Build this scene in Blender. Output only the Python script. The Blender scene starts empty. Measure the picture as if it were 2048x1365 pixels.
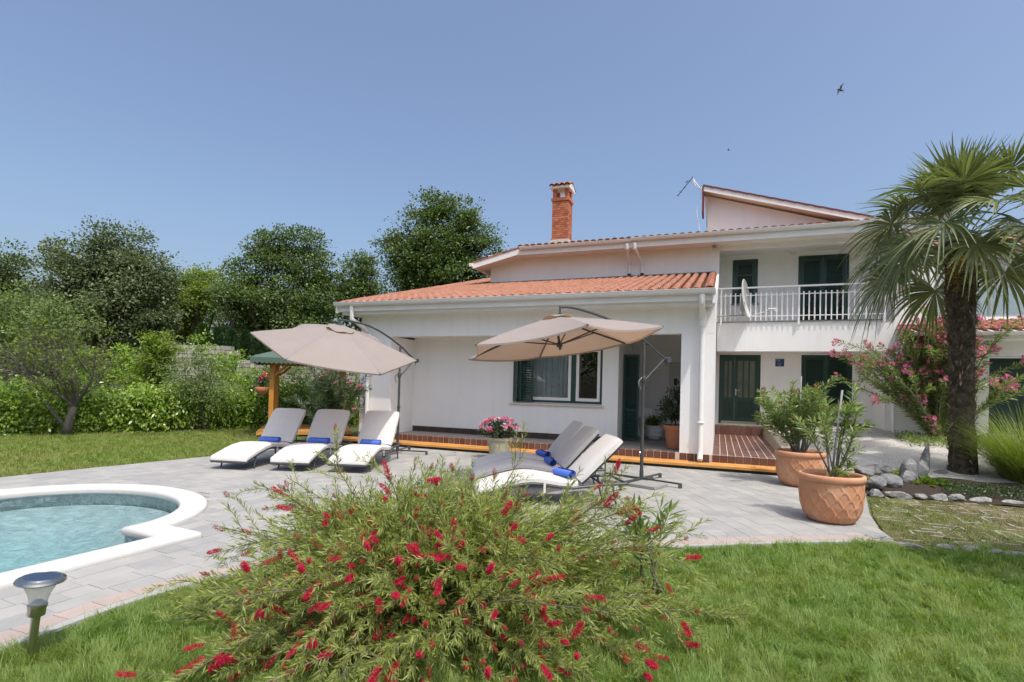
import bpy, bmesh, math, random
import numpy as np
from mathutils import Vector, Matrix

rng = np.random.default_rng(7)
random.seed(7)
sc = bpy.context.scene
col = sc.collection

# ------------------------------------------------------------------ camera
EYE = 1.63
ROLL, PITCH = .025, .0159
cam = bpy.data.cameras.new('camera')
cam.sensor_width = 36
cam.lens = 1072 / 2048 * 36
cam.shift_y = (752 - 682.5) / 2048
cam.clip_start = .05
cam.clip_end = 3000
camo = bpy.data.objects.new('camera', cam)
col.objects.link(camo)
fw = Vector((0, math.cos(PITCH), math.sin(PITCH)))
up0 = Vector((0, -math.sin(PITCH), math.cos(PITCH)))
rx = math.cos(ROLL) * Vector((1, 0, 0)) + math.sin(ROLL) * up0
uy = -math.sin(ROLL) * Vector((1, 0, 0)) + math.cos(ROLL) * up0
camo.matrix_world = Matrix(((rx.x, uy.x, -fw.x, 0), (rx.y, uy.y, -fw.y, 0), (rx.z, uy.z, -fw.z, EYE), (0, 0, 0, 1)))
sc.camera = camo

# ------------------------------------------------------------------ sky, sun, exposure
SUN = Vector((.27, -.44, 1.0)).normalized()
elev = math.asin(SUN.z)
azim = math.atan2(SUN.x, SUN.y)
w = bpy.data.worlds.new('World')
sc.world = w
w.use_nodes = True
nt = w.node_tree
bg = nt.nodes['Background']
sky = nt.nodes.new('ShaderNodeTexSky')
sky.sky_type = 'NISHITA'
sky.sun_disc = False
sky.sun_elevation = elev
sky.sun_rotation = azim
sky.altitude = 0
sky.air_density = 1.0
sky.dust_density = 5.0
sky.ozone_density = 2.8
nt.links.new(sky.outputs[0], bg.inputs[0])
bg.inputs[1].default_value = .15
sl = bpy.data.lights.new('sun', 'SUN')
sl.energy = 2.05
sl.angle = math.radians(.53)
sl.color = (1.0, .955, .89)
slo = bpy.data.objects.new('sun', sl)
col.objects.link(slo)
slo.rotation_euler = SUN.to_track_quat('Z', 'Y').to_euler()
sc.view_settings.view_transform = 'Standard'
sc.view_settings.look = 'None'
sc.view_settings.exposure = 0.47
sc.view_settings.gamma = 1
sc.view_settings.use_curve_mapping = False
sc.render.engine = 'CYCLES'
sc.cycles.max_bounces = 10
sc.cycles.diffuse_bounces = 7
sc.cycles.transparent_max_bounces = 16
sc.cycles.caustics_reflective = False
sc.cycles.caustics_refractive = False
sc.cycles.use_denoising = True
sc.cycles.denoising_prefilter = 'NONE'

# ------------------------------------------------------------------ frames
TH = math.atan2(.3605, .9327)
HO = Vector((4.338, 11.089, 0))          # house origin: terrace front edge at ground level
HA = Vector((math.cos(TH), -math.sin(TH), 0))
HB = Vector((math.sin(TH), math.cos(TH), 0))
def H(a, b, z=0):
    return HO + HA * a + HB * b + Vector((0, 0, z))
def toH(x, y):
    q = Vector((x, y, 0)) - HO
    return q.dot(HA), q.dot(HB)

# ------------------------------------------------------------------ mesh helpers
def tag(o, label=None, cat=None, group=None, kind=None):
    if label: o['label'] = label
    if cat: o['category'] = cat
    if group: o['group'] = group
    if kind: o['kind'] = kind
    return o

def empty(name, loc=(0, 0, 0), rz=0, label=None, cat=None, group=None):
    o = bpy.data.objects.new(name, None)
    o.empty_display_size = .1
    col.objects.link(o)
    o.location = loc
    o.rotation_euler = (0, 0, rz)
    return tag(o, label, cat, group)

def link(name, me, m=None, parent=None, label=None, cat=None, group=None, kind=None, loc=None, rot=None):
    o = bpy.data.objects.new(name, me)
    col.objects.link(o)
    if m is not None and len(me.materials) == 0:
        me.materials.append(m)
    if parent is not None:
        o.parent = parent
    if loc is not None: o.location = loc
    if rot is not None: o.rotation_euler = rot
    return tag(o, label, cat, group, kind)

def np_mesh(name, V, F, smooth=False):
    """V (n,3), F (k,m) one polygon size"""
    V = np.asarray(V, dtype=np.float32); F = np.asarray(F, dtype=np.int32)
    me = bpy.data.meshes.new(name)
    me.vertices.add(len(V)); me.vertices.foreach_set('co', V.ravel())
    k, m_ = F.shape
    me.loops.add(k * m_); me.loops.foreach_set('vertex_index', F.ravel())
    me.polygons.add(k)
    me.polygons.foreach_set('loop_start', np.arange(0, k * m_, m_, dtype=np.int32))
    if smooth:
        me.polygons.foreach_set('use_smooth', np.ones(k, dtype=bool))
    me.update(calc_edges=True)
    return me

class MB:
    def __init__(s): s.v = []; s.f = []
    def add(s, V, F):
        n = len(s.v); s.v += [tuple(p) for p in V]; s.f += [tuple(i + n for i in q) for q in F]; return s
    def box(s, x0, x1, y0, y1, z0, z1):
        return s.add([(x0, y0, z0), (x1, y0, z0), (x1, y1, z0), (x0, y1, z0), (x0, y0, z1), (x1, y0, z1), (x1, y1, z1), (x0, y1, z1)],
                     [(0, 3, 2, 1), (4, 5, 6, 7), (0, 1, 5, 4), (1, 2, 6, 5), (2, 3, 7, 6), (3, 0, 4, 7)])
    def hexa(s, P):
        """8 points, bottom ring then top ring"""
        return s.add(P, [(0, 3, 2, 1), (4, 5, 6, 7), (0, 1, 5, 4), (1, 2, 6, 5), (2, 3, 7, 6), (3, 0, 4, 7)])
    def prism(s, poly, axis, t0, t1):
        """poly of 2D points extruded along axis ('x','y','z')"""
        n = len(poly)
        def mk(p, t):
            return {'x': (t, p[0], p[1]), 'y': (p[0], t, p[1]), 'z': (p[0], p[1], t)}[axis]
        V = [mk(p, t0) for p in poly] + [mk(p, t1) for p in poly]
        F = [tuple(range(n - 1, -1, -1)), tuple(range(n, 2 * n))] + [(i, (i + 1) % n, n + (i + 1) % n, n + i) for i in range(n)]
        return s.add(V, F)
    def bar(s, p, q, w, h=None, upv=(0, 0, 1)):
        h = h or w; p = Vector(p); q = Vector(q); d = (q - p).normalized(); u = Vector(upv)
        sd = d.cross(u)
        if sd.length < 1e-4: sd = d.cross(Vector((1, 0, 0)))
        sd.normalize(); u = sd.cross(d).normalized()
        c = []
        for e in (p, q):
            for (i, j) in ((-1, -1), (1, -1), (1, 1), (-1, 1)):
                c.append(e + sd * (i * w / 2) + u * (j * h / 2))
        return s.hexa(c)
    def tube(s, pts, r, n=8, cap=True):
        pts = [Vector(p) for p in pts]
        if not hasattr(r, '__len__'): r = [r] * len(pts)
        V = []; F = []
        ref = None
        for i, p in enumerate(pts):
            d = (pts[min(i + 1, len(pts) - 1)] - pts[max(i - 1, 0)]).normalized()
            if ref is None:
                ref = Vector((0, 0, 1)) if abs(d.z) < .9 else Vector((1, 0, 0))
            x = d.cross(ref)
            if x.length < 1e-5: x = d.cross(Vector((0, 1, 0)))
            x.normalize(); y = x.cross(d).normalized(); ref = y
            for k in range(n):
                a = 2 * math.pi * k / n
                V.append(p + x * (math.cos(a) * r[i]) + y * (math.sin(a) * r[i]))
        for i in range(len(pts) - 1):
            for k in range(n):
                k2 = (k + 1) % n
                F.append((i * n + k, i * n + k2, (i + 1) * n + k2, (i + 1) * n + k))
        if cap:
            F.append(tuple(range(n - 1, -1, -1))); m = (len(pts) - 1) * n; F.append(tuple(range(m, m + n)))
        return s.add(V, F)
    def lathe(s, prof, n=24, c=(0, 0, 0), cap=False):
        V = []; F = []
        for (r, z) in prof:
            for k in range(n):
                a = 2 * math.pi * k / n
                V.append((c[0] + r * math.cos(a), c[1] + r * math.sin(a), c[2] + z))
        for i in range(len(prof) - 1):
            for k in range(n):
                k2 = (k + 1) % n
                F.append((i * n + k, i * n + k2, (i + 1) * n + k2, (i + 1) * n + k))
        if cap:
            F.append(tuple(range(n - 1, -1, -1))); m = (len(prof) - 1) * n; F.append(tuple(range(m, m + n)))
        return s.add(V, F)
    def grid(s, fn, nu, nv, closed_u=False):
        V = [fn(i / nu if closed_u else i / (nu), j / nv) for j in range(nv + 1) for i in range(nu + (0 if closed_u else 1))]
        w_ = nu + (0 if closed_u else 1); F = []
        for j in range(nv):
            for i in range(nu):
                i2 = (i + 1) % w_
                F.append((j * w_ + i, j * w_ + i2, (j + 1) * w_ + i2, (j + 1) * w_ + i))
        return s.add(V, F)
    def mesh(s, name, smooth=False, angle=None, bevel=0):
        me = bpy.data.meshes.new(name)
        me.from_pydata(s.v, [], s.f)
        if bevel:
            bm = bmesh.new(); bm.from_mesh(me)
            bmesh.ops.remove_doubles(bm, verts=bm.verts, dist=1e-5)
            ed = [e for e in bm.edges if len(e.link_faces) == 2 and e.calc_face_angle(0) > .6]
            bmesh.ops.bevel(bm, geom=ed, offset=bevel, segments=1, affect='EDGES', profile=.5)
            bm.to_mesh(me); bm.free()
        if smooth:
            me.polygons.foreach_set('use_smooth', np.ones(len(me.polygons), dtype=bool))
            if angle: me.set_sharp_from_angle(angle=angle)
        me.update()
        return me
    def build(s, name, m, parent=None, smooth=False, angle=None, bevel=0, **kw):
        return link(name, s.mesh(name, smooth, angle, bevel), m, parent, **kw)

# ------------------------------------------------------------------ materials
def M(name, c, rough=.7, var=.08, scale=6., bump=0., bscale=60., spec=.3, metal=0., rnd=0., hue=None, coord='Object', detail=4, coat=0., noise2=None, sheen=0.):
    """noise-varied principled; rnd = brightness spread per mesh island / object"""
    m = bpy.data.materials.new(name); m.use_nodes = True
    n = m.node_tree.nodes; l = m.node_tree.links
    p = n['Principled BSDF']
    p.inputs['Roughness'].default_value = rough
    p.inputs['Specular IOR Level'].default_value = spec
    p.inputs['Metallic'].default_value = metal
    if coat: p.inputs['Coat Weight'].default_value = coat
    tc = n.new('ShaderNodeTexCoord')
    nz = n.new('ShaderNodeTexNoise'); nz.inputs['Scale'].default_value = scale; nz.inputs['Detail'].default_value = detail; nz.inputs['Roughness'].default_value = .6
    l.new(tc.outputs[coord], nz.inputs['Vector'])
    mr = n.new('ShaderNodeMapRange')
    mr.inputs['From Min'].default_value = .25; mr.inputs['From Max'].default_value = .75
    mr.inputs['To Min'].default_value = 1 - var; mr.inputs['To Max'].default_value = 1 + var
    l.new(nz.outputs[0], mr.inputs['Value'])
    fac = mr.outputs[0]
    if rnd:
        g = n.new('ShaderNodeNewGeometry'); oi = n.new('ShaderNodeObjectInfo')
        ad = n.new('ShaderNodeMath'); ad.operation = 'ADD'; l.new(g.outputs['Random Per Island'], ad.inputs[0]); l.new(oi.outputs['Random'], ad.inputs[1])
        fr = n.new('ShaderNodeMath'); fr.operation = 'FRACT'; l.new(ad.outputs[0], fr.inputs[0])
        m2 = n.new('ShaderNodeMapRange'); m2.inputs['To Min'].default_value = 1 - rnd; m2.inputs['To Max'].default_value = 1 + rnd
        l.new(fr.outputs[0], m2.inputs['Value'])
        mu = n.new('ShaderNodeMath'); mu.operation = 'MULTIPLY'; l.new(fac, mu.inputs[0]); l.new(m2.outputs[0], mu.inputs[1]); fac = mu.outputs[0]
    base = n.new('ShaderNodeRGB'); base.outputs[0].default_value = (*c, 1)
    cin = base.outputs[0]
    if hue is not None:
        b2 = n.new('ShaderNodeRGB'); b2.outputs[0].default_value = (*hue, 1)
        mx0 = n.new('ShaderNodeMix'); mx0.data_type = 'RGBA'
        if rnd:
            l.new(fr.outputs[0], mx0.inputs[0])
        else:
            nz2 = n.new('ShaderNodeTexNoise'); nz2.inputs['Scale'].default_value = noise2 or scale * .37; l.new(tc.outputs[coord], nz2.inputs['Vector'])
            ms = n.new('ShaderNodeMapRange'); ms.inputs['From Min'].default_value = .4; ms.inputs['From Max'].default_value = .65; l.new(nz2.outputs[0], ms.inputs['Value'])
            l.new(ms.outputs[0], mx0.inputs[0])
        l.new(cin, mx0.inputs[6]); l.new(b2.outputs[0], mx0.inputs[7]); cin = mx0.outputs[2]
    mx = n.new('ShaderNodeVectorMath'); mx.operation = 'SCALE'
    l.new(cin, mx.inputs[0]); l.new(fac, mx.inputs['Scale'])
    l.new(mx.outputs[0], p.inputs['Base Color'])
    if bump:
        nb = n.new('ShaderNodeTexNoise'); nb.inputs['Scale'].default_value = bscale; nb.inputs['Detail'].default_value = 3
        l.new(tc.outputs[coord], nb.inputs['Vector'])
        bp = n.new('ShaderNodeBump'); bp.inputs['Strength'].default_value = bump; bp.inputs['Distance'].default_value = .01
        l.new(nb.outputs[0], bp.inputs['Height']); l.new(bp.outputs[0], p.inputs['Normal'])
    return m

def LEAF(name, c1, c2, trans=.35, rough=.5, spec=.35, tcol=None, patch=None):
    """leaf: random mix of two greens per island, part translucent"""
    m = bpy.data.materials.new(name); m.use_nodes = True
    n = m.node_tree.nodes; l = m.node_tree.links
    p = n['Principled BSDF']; out = n['Material Output']
    p.inputs['Roughness'].default_value = rough; p.inputs['Specular IOR Level'].default_value = spec
    g = n.new('ShaderNodeNewGeometry')
    mx = n.new('ShaderNodeMix'); mx.data_type = 'RGBA'
    l.new(g.outputs['Random Per Island'], mx.inputs[0])
    mx.inputs[6].default_value = (*c1, 1); mx.inputs[7].default_value = (*c2, 1)
    if patch:
        gz_ = n.new('ShaderNodeTexNoise'); gz_.inputs['Scale'].default_value = patch[1]; gz_.inputs['Detail'].default_value = 5; l.new(g.outputs['Position'], gz_.inputs['Vector'])
        mr = n.new('ShaderNodeMapRange'); mr.inputs['From Min'].default_value = .44; mr.inputs['From Max'].default_value = .68; mr.inputs['To Max'].default_value = patch[2]; l.new(gz_.outputs[0], mr.inputs['Value'])
        m2 = n.new('ShaderNodeMix'); m2.data_type = 'RGBA'; l.new(mr.outputs[0], m2.inputs[0]); l.new(mx.outputs[2], m2.inputs[6]); m2.inputs[7].default_value = (*patch[0], 1); mx = m2
    l.new(mx.outputs[2], p.inputs['Base Color'])
    t = n.new('ShaderNodeBsdfTranslucent')
    sc_ = n.new('ShaderNodeVectorMath'); sc_.operation = 'MULTIPLY'; sc_.inputs[1].default_value = tcol or (1.25, 1.35, .55)
    l.new(mx.outputs[2], sc_.inputs[0]); l.new(sc_.outputs[0], t.inputs['Color'])
    ms = n.new('ShaderNodeMixShader'); ms.inputs[0].default_value = trans
    l.new(p.outputs[0], ms.inputs[1]); l.new(t.outputs[0], ms.inputs[2]); l.new(ms.outputs[0], out.inputs[0])
    return m

def GLASS(name, tint=(.85, .92, .92), refl=1.0, rough=.0):
    m = bpy.data.materials.new(name); m.use_nodes = True
    n = m.node_tree.nodes; l = m.node_tree.links
    n.remove(n['Principled BSDF']); out = n['Material Output']
    tr = n.new('ShaderNodeBsdfTransparent'); tr.inputs[0].default_value = (*tint, 1)
    gl = n.new('ShaderNodeBsdfGlossy'); gl.inputs['Roughness'].default_value = rough; gl.inputs['Color'].default_value = (1, 1, 1, 1)
    fr = n.new('ShaderNodeFresnel'); fr.inputs[0].default_value = 1.5
    mu = n.new('ShaderNodeMath'); mu.operation = 'MULTIPLY_ADD'; mu.inputs[1].default_value = refl; mu.inputs[2].default_value = .05; mu.use_clamp = True
    l.new(fr.outputs[0], mu.inputs[0])
    ms = n.new('ShaderNodeMixShader'); l.new(mu.outputs[0], ms.inputs[0]); l.new(tr.outputs[0], ms.inputs[1]); l.new(gl.outputs[0], ms.inputs[2])
    l.new(ms.outputs[0], out.inputs[0])
    return m

m_wall = M('white_stucco', (.85, .845, .83), .9, .03, 1.3, .22, 160, spec=.15)
def streaks(m, col_, amt, sc_=(5, 5, .35)):
    n = m.node_tree.nodes; l = m.node_tree.links; p = n['Principled BSDF']; src = p.inputs['Base Color'].links[0].from_socket
    tc = n.new('ShaderNodeTexCoord'); mp = n.new('ShaderNodeMapping'); mp.inputs['Scale'].default_value = sc_; l.new(tc.outputs['Object'], mp.inputs[0])
    nz = n.new('ShaderNodeTexNoise'); nz.inputs['Scale'].default_value = 1.0; nz.inputs['Detail'].default_value = 6; nz.inputs['Roughness'].default_value = .65; l.new(mp.outputs[0], nz.inputs['Vector'])
    mr = n.new('ShaderNodeMapRange'); mr.inputs['From Min'].default_value = .48; mr.inputs['From Max'].default_value = .80; mr.inputs['To Max'].default_value = amt; l.new(nz.outputs[0], mr.inputs['Value'])
    mx = n.new('ShaderNodeMix'); mx.data_type = 'RGBA'; l.new(mr.outputs[0], mx.inputs[0]); l.new(src, mx.inputs[6]); mx.inputs[7].default_value = (*col_, 1); l.new(mx.outputs[2], p.inputs['Base Color'])
streaks(m_wall, (.52, .49, .45), .16)
m_white = M('white_paint', (.80, .79, .77), .45, .03, 5)
m_gutter = M('gutter_white', (.74, .735, .71), .4, .05, 3)
m_soffit = M('soffit_cream', (.82, .79, .74), .8, .03, 2)
m_tile = M('roof_tile_clay', (.42, .19, .11), .85, .28, 7, .35, 45, rnd=.36, hue=(.24, .11, .075))
m_tiledk = M('roof_tile_aged', (.30, .11, .07), .85, .2, 9, .25, 50, rnd=.2, hue=(.42, .2, .12))
m_brick = M('chimney_brick', (.42, .13, .065), .85, .12, 14, .2, 60, rnd=.15, hue=(.5, .19, .10))
m_mortar = M('mortar', (.33, .27, .23), .95, .1, 30)
m_klink = M('klinker_tile', (.16, .062, .042), .5, .18, 12, .1, 80, rnd=.3, hue=(.115, .065, .05), spec=.45)
m_klinkdk = M('skirting_tile', (.055, .035, .03), .4, .15, 12, rnd=.2, spec=.5)
m_grout = M('tile_grout', (.58, .52, .46), .9, .08, 30)
m_floor = M('loggia_floor', (.27, .255, .235), .6, .12, 5)
m_green = M('green_shutter_paint', (.022, .062, .052), .35, .1, 8, spec=.45)
m_greendk = M('door_green_paint', (.016, .050, .036), .35, .1, 8, spec=.45)
m_dark = M('dark_interior', (.03, .03, .03), .9, .1, 4)
m_room = M('room_wall', (.25, .23, .2), .9, .05, 2)
m_curtain = M('sheer_curtain', (.80, .83, .84), .9, .04, 8)
m_glass = GLASS('window_glass', (.90, .93, .93), 1.5)
m_milk = M('milky_door_glass', (.12, .135, .10), .15, .15, 3, spec=.6)
m_paver = M('grey_paver', (.335, .337, .328), .85, .09, 3.5, .15, 70, rnd=.075, coord='Object', hue=(.36, .35, .325))
streaks(m_paver, (.24, .235, .22), .45, (1.3, 1.3, 1.3))
m_pink = M('pink_border_paver', (.40, .325, .29), .85, .07, 6, .12, 90, rnd=.07)
m_kerb = M('kerb_concrete', (.38, .38, .36), .9, .08, 7, .15, 70)
m_joint = M('paving_joint_sand', (.29, .285, .265), .95, .12, 20)
m_wood = M('decking_wood', (.60, .29, .075), .55, .16, 3, .1, 30, rnd=.08, spec=.4)
m_post = M('gazebo_wood', (.55, .25, .045), .5, .14, 5, spec=.4)
m_cope = M('pool_coping_stone', (.60, .59, .56), .85, .05, 5, .25, 90)
streaks(m_cope, (.47, .455, .42), .45, (2.5, 2.5, 6))
m_shell = M('pool_liner', (.64, .745, .75), .5, .06, 3)
m_gravel = M('gravel_ground', (.56, .535, .49), .95, .22, 45, .9, 55, hue=(.50, .475, .44), noise2=2.5)
m_lawn = M('lawn_soil', (.085, .115, .034), .95, .35, 9, .4, 40, hue=(.13, .13, .055))
m_lawnfar = M('field_ground', (.075, .10, .035), .95, .3, .6)
m_soil = M('bed_soil', (.045, .034, .025), .95, .3, 14, .6, 40)
m_rock = M('limestone_rock', (.25, .25, .245), .9, .45, 12, .9, 24, hue=(.14, .145, .15), noise2=7)
m_rockpale = M('pale_border_stone', (.36, .35, .335), .9, .45, 14, .9, 24, hue=(.17, .17, .165), noise2=9)
m_canvas = M('umbrella_canvas', (.385, .33, .295), .9, .03, 12, .06, 400)
m_metal = M('dark_grey_metal', (.075, .082, .085), .42, .08, 12, metal=.25, spec=.5)
m_steel = M('brushed_steel', (.46, .45, .42), .28, .06, 40, metal=1.)
m_slab = M('ballast_slab', (.30, .30, .285), .9, .1, 14, .2, 80)
m_cush = M('cream_cushion', (.64, .62, .59), .95, .03, 7, .10, 260)
m_wick = M('grey_wicker', (.075, .073, .072), .7, .2, 60, .5, 140)
m_towel = M('blue_towel', (.10, .20, .68), .95, .08, 30, .5, 300)
m_terra = M('terracotta', (.54, .255, .135), .8, .08, 5, .12, 60, hue=(.60, .33, .20), noise2=3)
m_terra2 = M('plain_terracotta', (.46, .19, .095), .8, .08, 5, .1, 60)
m_barkg = M('grey_bark', (.10, .09, .075), .9, .3, 12, .6, 30)
m_barkd = M('brown_bark', (.075, .060, .045), .9, .3, 12, .6, 30)
m_twig = M('pale_twig', (.17, .15, .115), .85, .2, 20)
m_stone = M('dry_stone', (.36, .34, .30), .95, .2, 4, .5, 20, rnd=.22)
m_awning = M('green_awning', (.085, .13, .105), .8, .06, 8)
m_black = M('black_plastic', (.02, .02, .02), .4, .05, 10)
m_redtrim = M('dark_red_metal', (.16, .035, .035), .5, .08, 6)
m_blue = M('blue_plaque', (.02, .06, .17), .35, .05, 10)
def CLOTH(name, c, trans=.3, tc_=(1, 1, 1), rough=.9):
    m = M(name, c, rough, .05, 3, .35, 9)
    n = m.node_tree.nodes; l = m.node_tree.links
    p = n['Principled BSDF']; out = n['Material Output']
    t = n.new('ShaderNodeBsdfTranslucent'); t.inputs['Color'].default_value = (c[0] * tc_[0], c[1] * tc_[1], c[2] * tc_[2], 1)
    ms = n.new('ShaderNodeMixShader'); ms.inputs[0].default_value = trans
    l.new(p.outputs[0], ms.inputs[1]); l.new(t.outputs[0], ms.inputs[2]); l.new(ms.outputs[0], out.inputs[0])
    return m
m_canvas = CLOTH('umbrella_canvas', (.345, .312, .295), .24, (2.1, 1.35, .78))

def inpoly(P, poly):
    P = np.asarray(P, float); x, y = P[:, 0], P[:, 1]; r = np.zeros(len(P), bool); n = len(poly)
    for i in range(n):
        x0, y0 = poly[i][:2]; x1, y1 = poly[(i + 1) % n][:2]
        if y0 == y1: continue
        c = ((y0 > y) != (y1 > y)) & (x < (x1 - x0) * (y - y0) / (y1 - y0) + x0)
        r ^= c
    return r

def fill(name, loops, z, m, parent=None, **kw):
    """flat sheet with holes; z number or function"""
    bm = bmesh.new(); E = []
    for lp in loops:
        vs = [bm.verts.new((p[0], p[1], 0)) for p in lp]
        E += [bm.edges.new((vs[i], vs[(i + 1) % len(vs)])) for i in range(len(vs))]
    bmesh.ops.triangle_fill(bm, use_beauty=True, use_dissolve=False, edges=E)
    for v in bm.verts: v.co.z = z(v.co.x, v.co.y) if callable(z) else z
    bmesh.ops.recalc_face_normals(bm, faces=bm.faces)
    for f in bm.faces:
        if f.normal.z < 0: f.normal_flip()
    me = bpy.data.meshes.new(name); bm.to_mesh(me); bm.free()
    return link(name, me, m, parent, **kw)

# ------------------------------------------------------------------ pool frame
PC = Vector((-5.15, 6.15, 0)); PD = Vector((.43, .903, 0)).normalized(); PN = Vector((PD.y, -PD.x, 0))
def Pw(n_, t_, z=0): return PC + PN * n_ + PD * t_ + Vector((0, 0, z))
def pool_loop(off, tend=-6.5):
    """pool outline (roman end) pushed outward by off, in pool coordinates"""
    ex, ey, en = 1.50 + off, 1.24 + off, -.23; hw = 1.85 + off; hl = 2.35 + off; c0 = off
    pts = [(hw, tend), (hw, -2.0), (hw, c0 - .04), (hw - .04, c0)]
    a0 = math.asin(c0 / ey)
    K = 32
    for k in range(K + 1):
        a = a0 + (math.pi - 2 * a0) * k / K
        pts.append((en + ex * math.cos(a), ey * math.sin(a)))
    pts += [(-hl + .04, c0), (-hl, c0 - .04), (-hl, -2.0), (-hl, tend)]
    return pts
def pool_world(off, tend=-6.5): return [tuple(Pw(*p)[:2]) for p in pool_loop(off, tend)]

PV = [(-3.75, 1.0), (-3.3, 2.2), (-2.95, 3.16), (-2.84, 3.44), (-2.76, 3.75), (-2.60, 4.06), (-2.3, 4.45), (-1.7, 4.85), (-.9, 5.1), (.2, 5.28),
      (1.29, 5.44), (1.84, 5.56), (2.57, 5.70), (3.4, 5.84), (4.1, 5.93), (4.33, 6.05), (4.45, 6.44), (4.85, 7.22), (5.72, 8.63), (5.95, 9.7)]
PV += [tuple(H(1.78, -.41)[:2]), tuple(H(-9.6, -.41)[:2])]
PV += [(-5.95, 12.3), (-6.1, 11.11), (-6.74, 10.07), (-7.16, 9.45), (-7.53, 8.81), (-7.85, 8.29), (-8.7, 7.0), (-10.5, 4.0), (-11.5, 1.0)]

lawn = fill('lawn', [[(-150, -40), (150, -40), (150, 260), (-150, 260)], pool_world(.15)], -.045, m_lawn, kind='structure')
pav = fill('paving', [PV, pool_world(.15)], -.010, m_joint, kind='structure')
# kerb and pink border along the lawn side
def offset_poly(pts, d):
    out = []
    for i in range(len(pts)):
        p0 = Vector(pts[max(i - 1, 0)]); p1 = Vector(pts[min(i + 1, len(pts) - 1)]); t = (p1 - p0).normalized()
        out.append(Vector(pts[i]) + Vector((-t.y, t.x)) * d)
    return out
bor = [Vector(p) for p in PV[0:15]]
def resample(pts, step):
    L = [0]
    for i in range(1, len(pts)): L.append(L[-1] + (pts[i] - pts[i - 1]).length)
    n = int(L[-1] / step); out = []
    for k in range(n + 1):
        s = L[-1] * k / n; j = max(i for i in range(len(L)) if L[i] <= s + 1e-9); j = min(j, len(pts) - 2)
        out.append(pts[j].lerp(pts[j + 1], (s - L[j]) / (L[j + 1] - L[j])))
    return out
bs = resample(bor, .225)
# smooth it
for _ in range(2): bs = [bs[0]] + [(bs[i - 1] + bs[i] * 2 + bs[i + 1]) / 4 for i in range(1, len(bs) - 1)] + [bs[-1]]
o1 = offset_poly(bs, .075); o2 = offset_poly(bs, .080); o3 = offset_poly(bs, .245)
kb = MB()
for i in range(0, len(bs) - 1):
    a, b, c, d = bs[i], bs[i + 1], o1[i + 1], o1[i]
    kb.hexa([(q.x, q.y, -.04) for q in (a, b, c, d)] + [(q.x, q.y, .004) for q in (a, b, c, d)])
kb.build('kerb', m_kerb, pav)
for i in range(0, len(bs) - 1):
    g = .010
    a, b, c, d = o2[i].lerp(o2[i + 1], g), o2[i + 1].lerp(o2[i], g), o3[i + 1].lerp(o3[i], g), o3[i].lerp(o3[i + 1], g)
    z = .004 + random.uniform(-.001, .001)
    MB().hexa([(q.x, q.y, -.03) for q in (a, b, c, d)] + [(q.x, q.y, z) for q in (a, b, c, d)]).build('border_paver', m_pink, pav)
inner = [tuple(p) for p in offset_poly(bs, .252)]
FIELD = inner + PV[15:]
pool_in = pool_world(.06)
cope_out = pool_world(.31)
def clip_half(poly, p, nrm):
    out = []
    for i in range(len(poly)):
        a, b = poly[i], poly[(i + 1) % len(poly)]
        da = (a[0] - p[0]) * nrm[0] + (a[1] - p[1]) * nrm[1]; db = (b[0] - p[0]) * nrm[0] + (b[1] - p[1]) * nrm[1]
        if da >= 0: out.append(a)
        if da * db < 0:
            t = da / (da - db); out.append((a[0] + (b[0] - a[0]) * t, a[1] + (b[1] - a[1]) * t))
    return out
cand = []
def field(ang, x_lo, x_hi, sideline):
    ca, sa = math.cos(ang), math.sin(ang)
    W = .205
    r0 = -60
    for r in range(-70, 90):
        t = -14 + (r * .137) % .3
        while t < 20:
            L_ = random.choice((.205, .205, .31, .31, .41))
            g = .0018
            q = [(r * W + g, t + g), ((r + 1) * W - g, t + g), ((r + 1) * W - g, t + L_ - g), (r * W + g, t + L_ - g)]
            Q = [(ca * u + sa * v, -sa * u + ca * v) for (u, v) in q]
            t += L_
            cx = sum(p[0] for p in Q) / 4
            if not (x_lo <= cx < x_hi): continue
            cand.append(Q)
field(.44, -13, -1.3, 0)
field(-.10, -1.3, 7, 0)
allc = np.array(cand); flat = allc.reshape(-1, 2)
ins = inpoly(flat, FIELD).reshape(-1, 4); inpool = inpoly(flat, pool_in).reshape(-1, 4)
segs = [(Vector(FIELD[i]), Vector(FIELD[(i + 1) % len(FIELD)])) for i in range(len(FIELD))]
keep = []
cover = inpoly(flat, cope_out).reshape(-1, 4)
for i in range(len(allc)):
    if inpool[i].any() or cover[i].all(): continue
    k = ins[i].sum()
    if k == 0: continue
    Q = [tuple(p) for p in allc[i]]
    if k < 4:
        c = Vector(allc[i].mean(0)); best = None
        for (p, q) in segs:
            d = q - p; t = max(0, min(1, (c - p).dot(d) / d.length_squared)); e = (c - (p + d * t)).length
            if best is None or e < best[0]: best = (e, p, d)
        nrm = Vector((-best[2].y, best[2].x)).normalized()
        Q = clip_half(Q, best[1], nrm)
        if len(Q) < 3: continue
    keep.append(Q)
def pdist(Q):
    c = np.mean(np.array(Q), 0); return -(1.0 / (c[1] ** 2)) if (c[1] > 2.6 and abs(c[0]) < c[1] * 1.02) else 0
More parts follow.
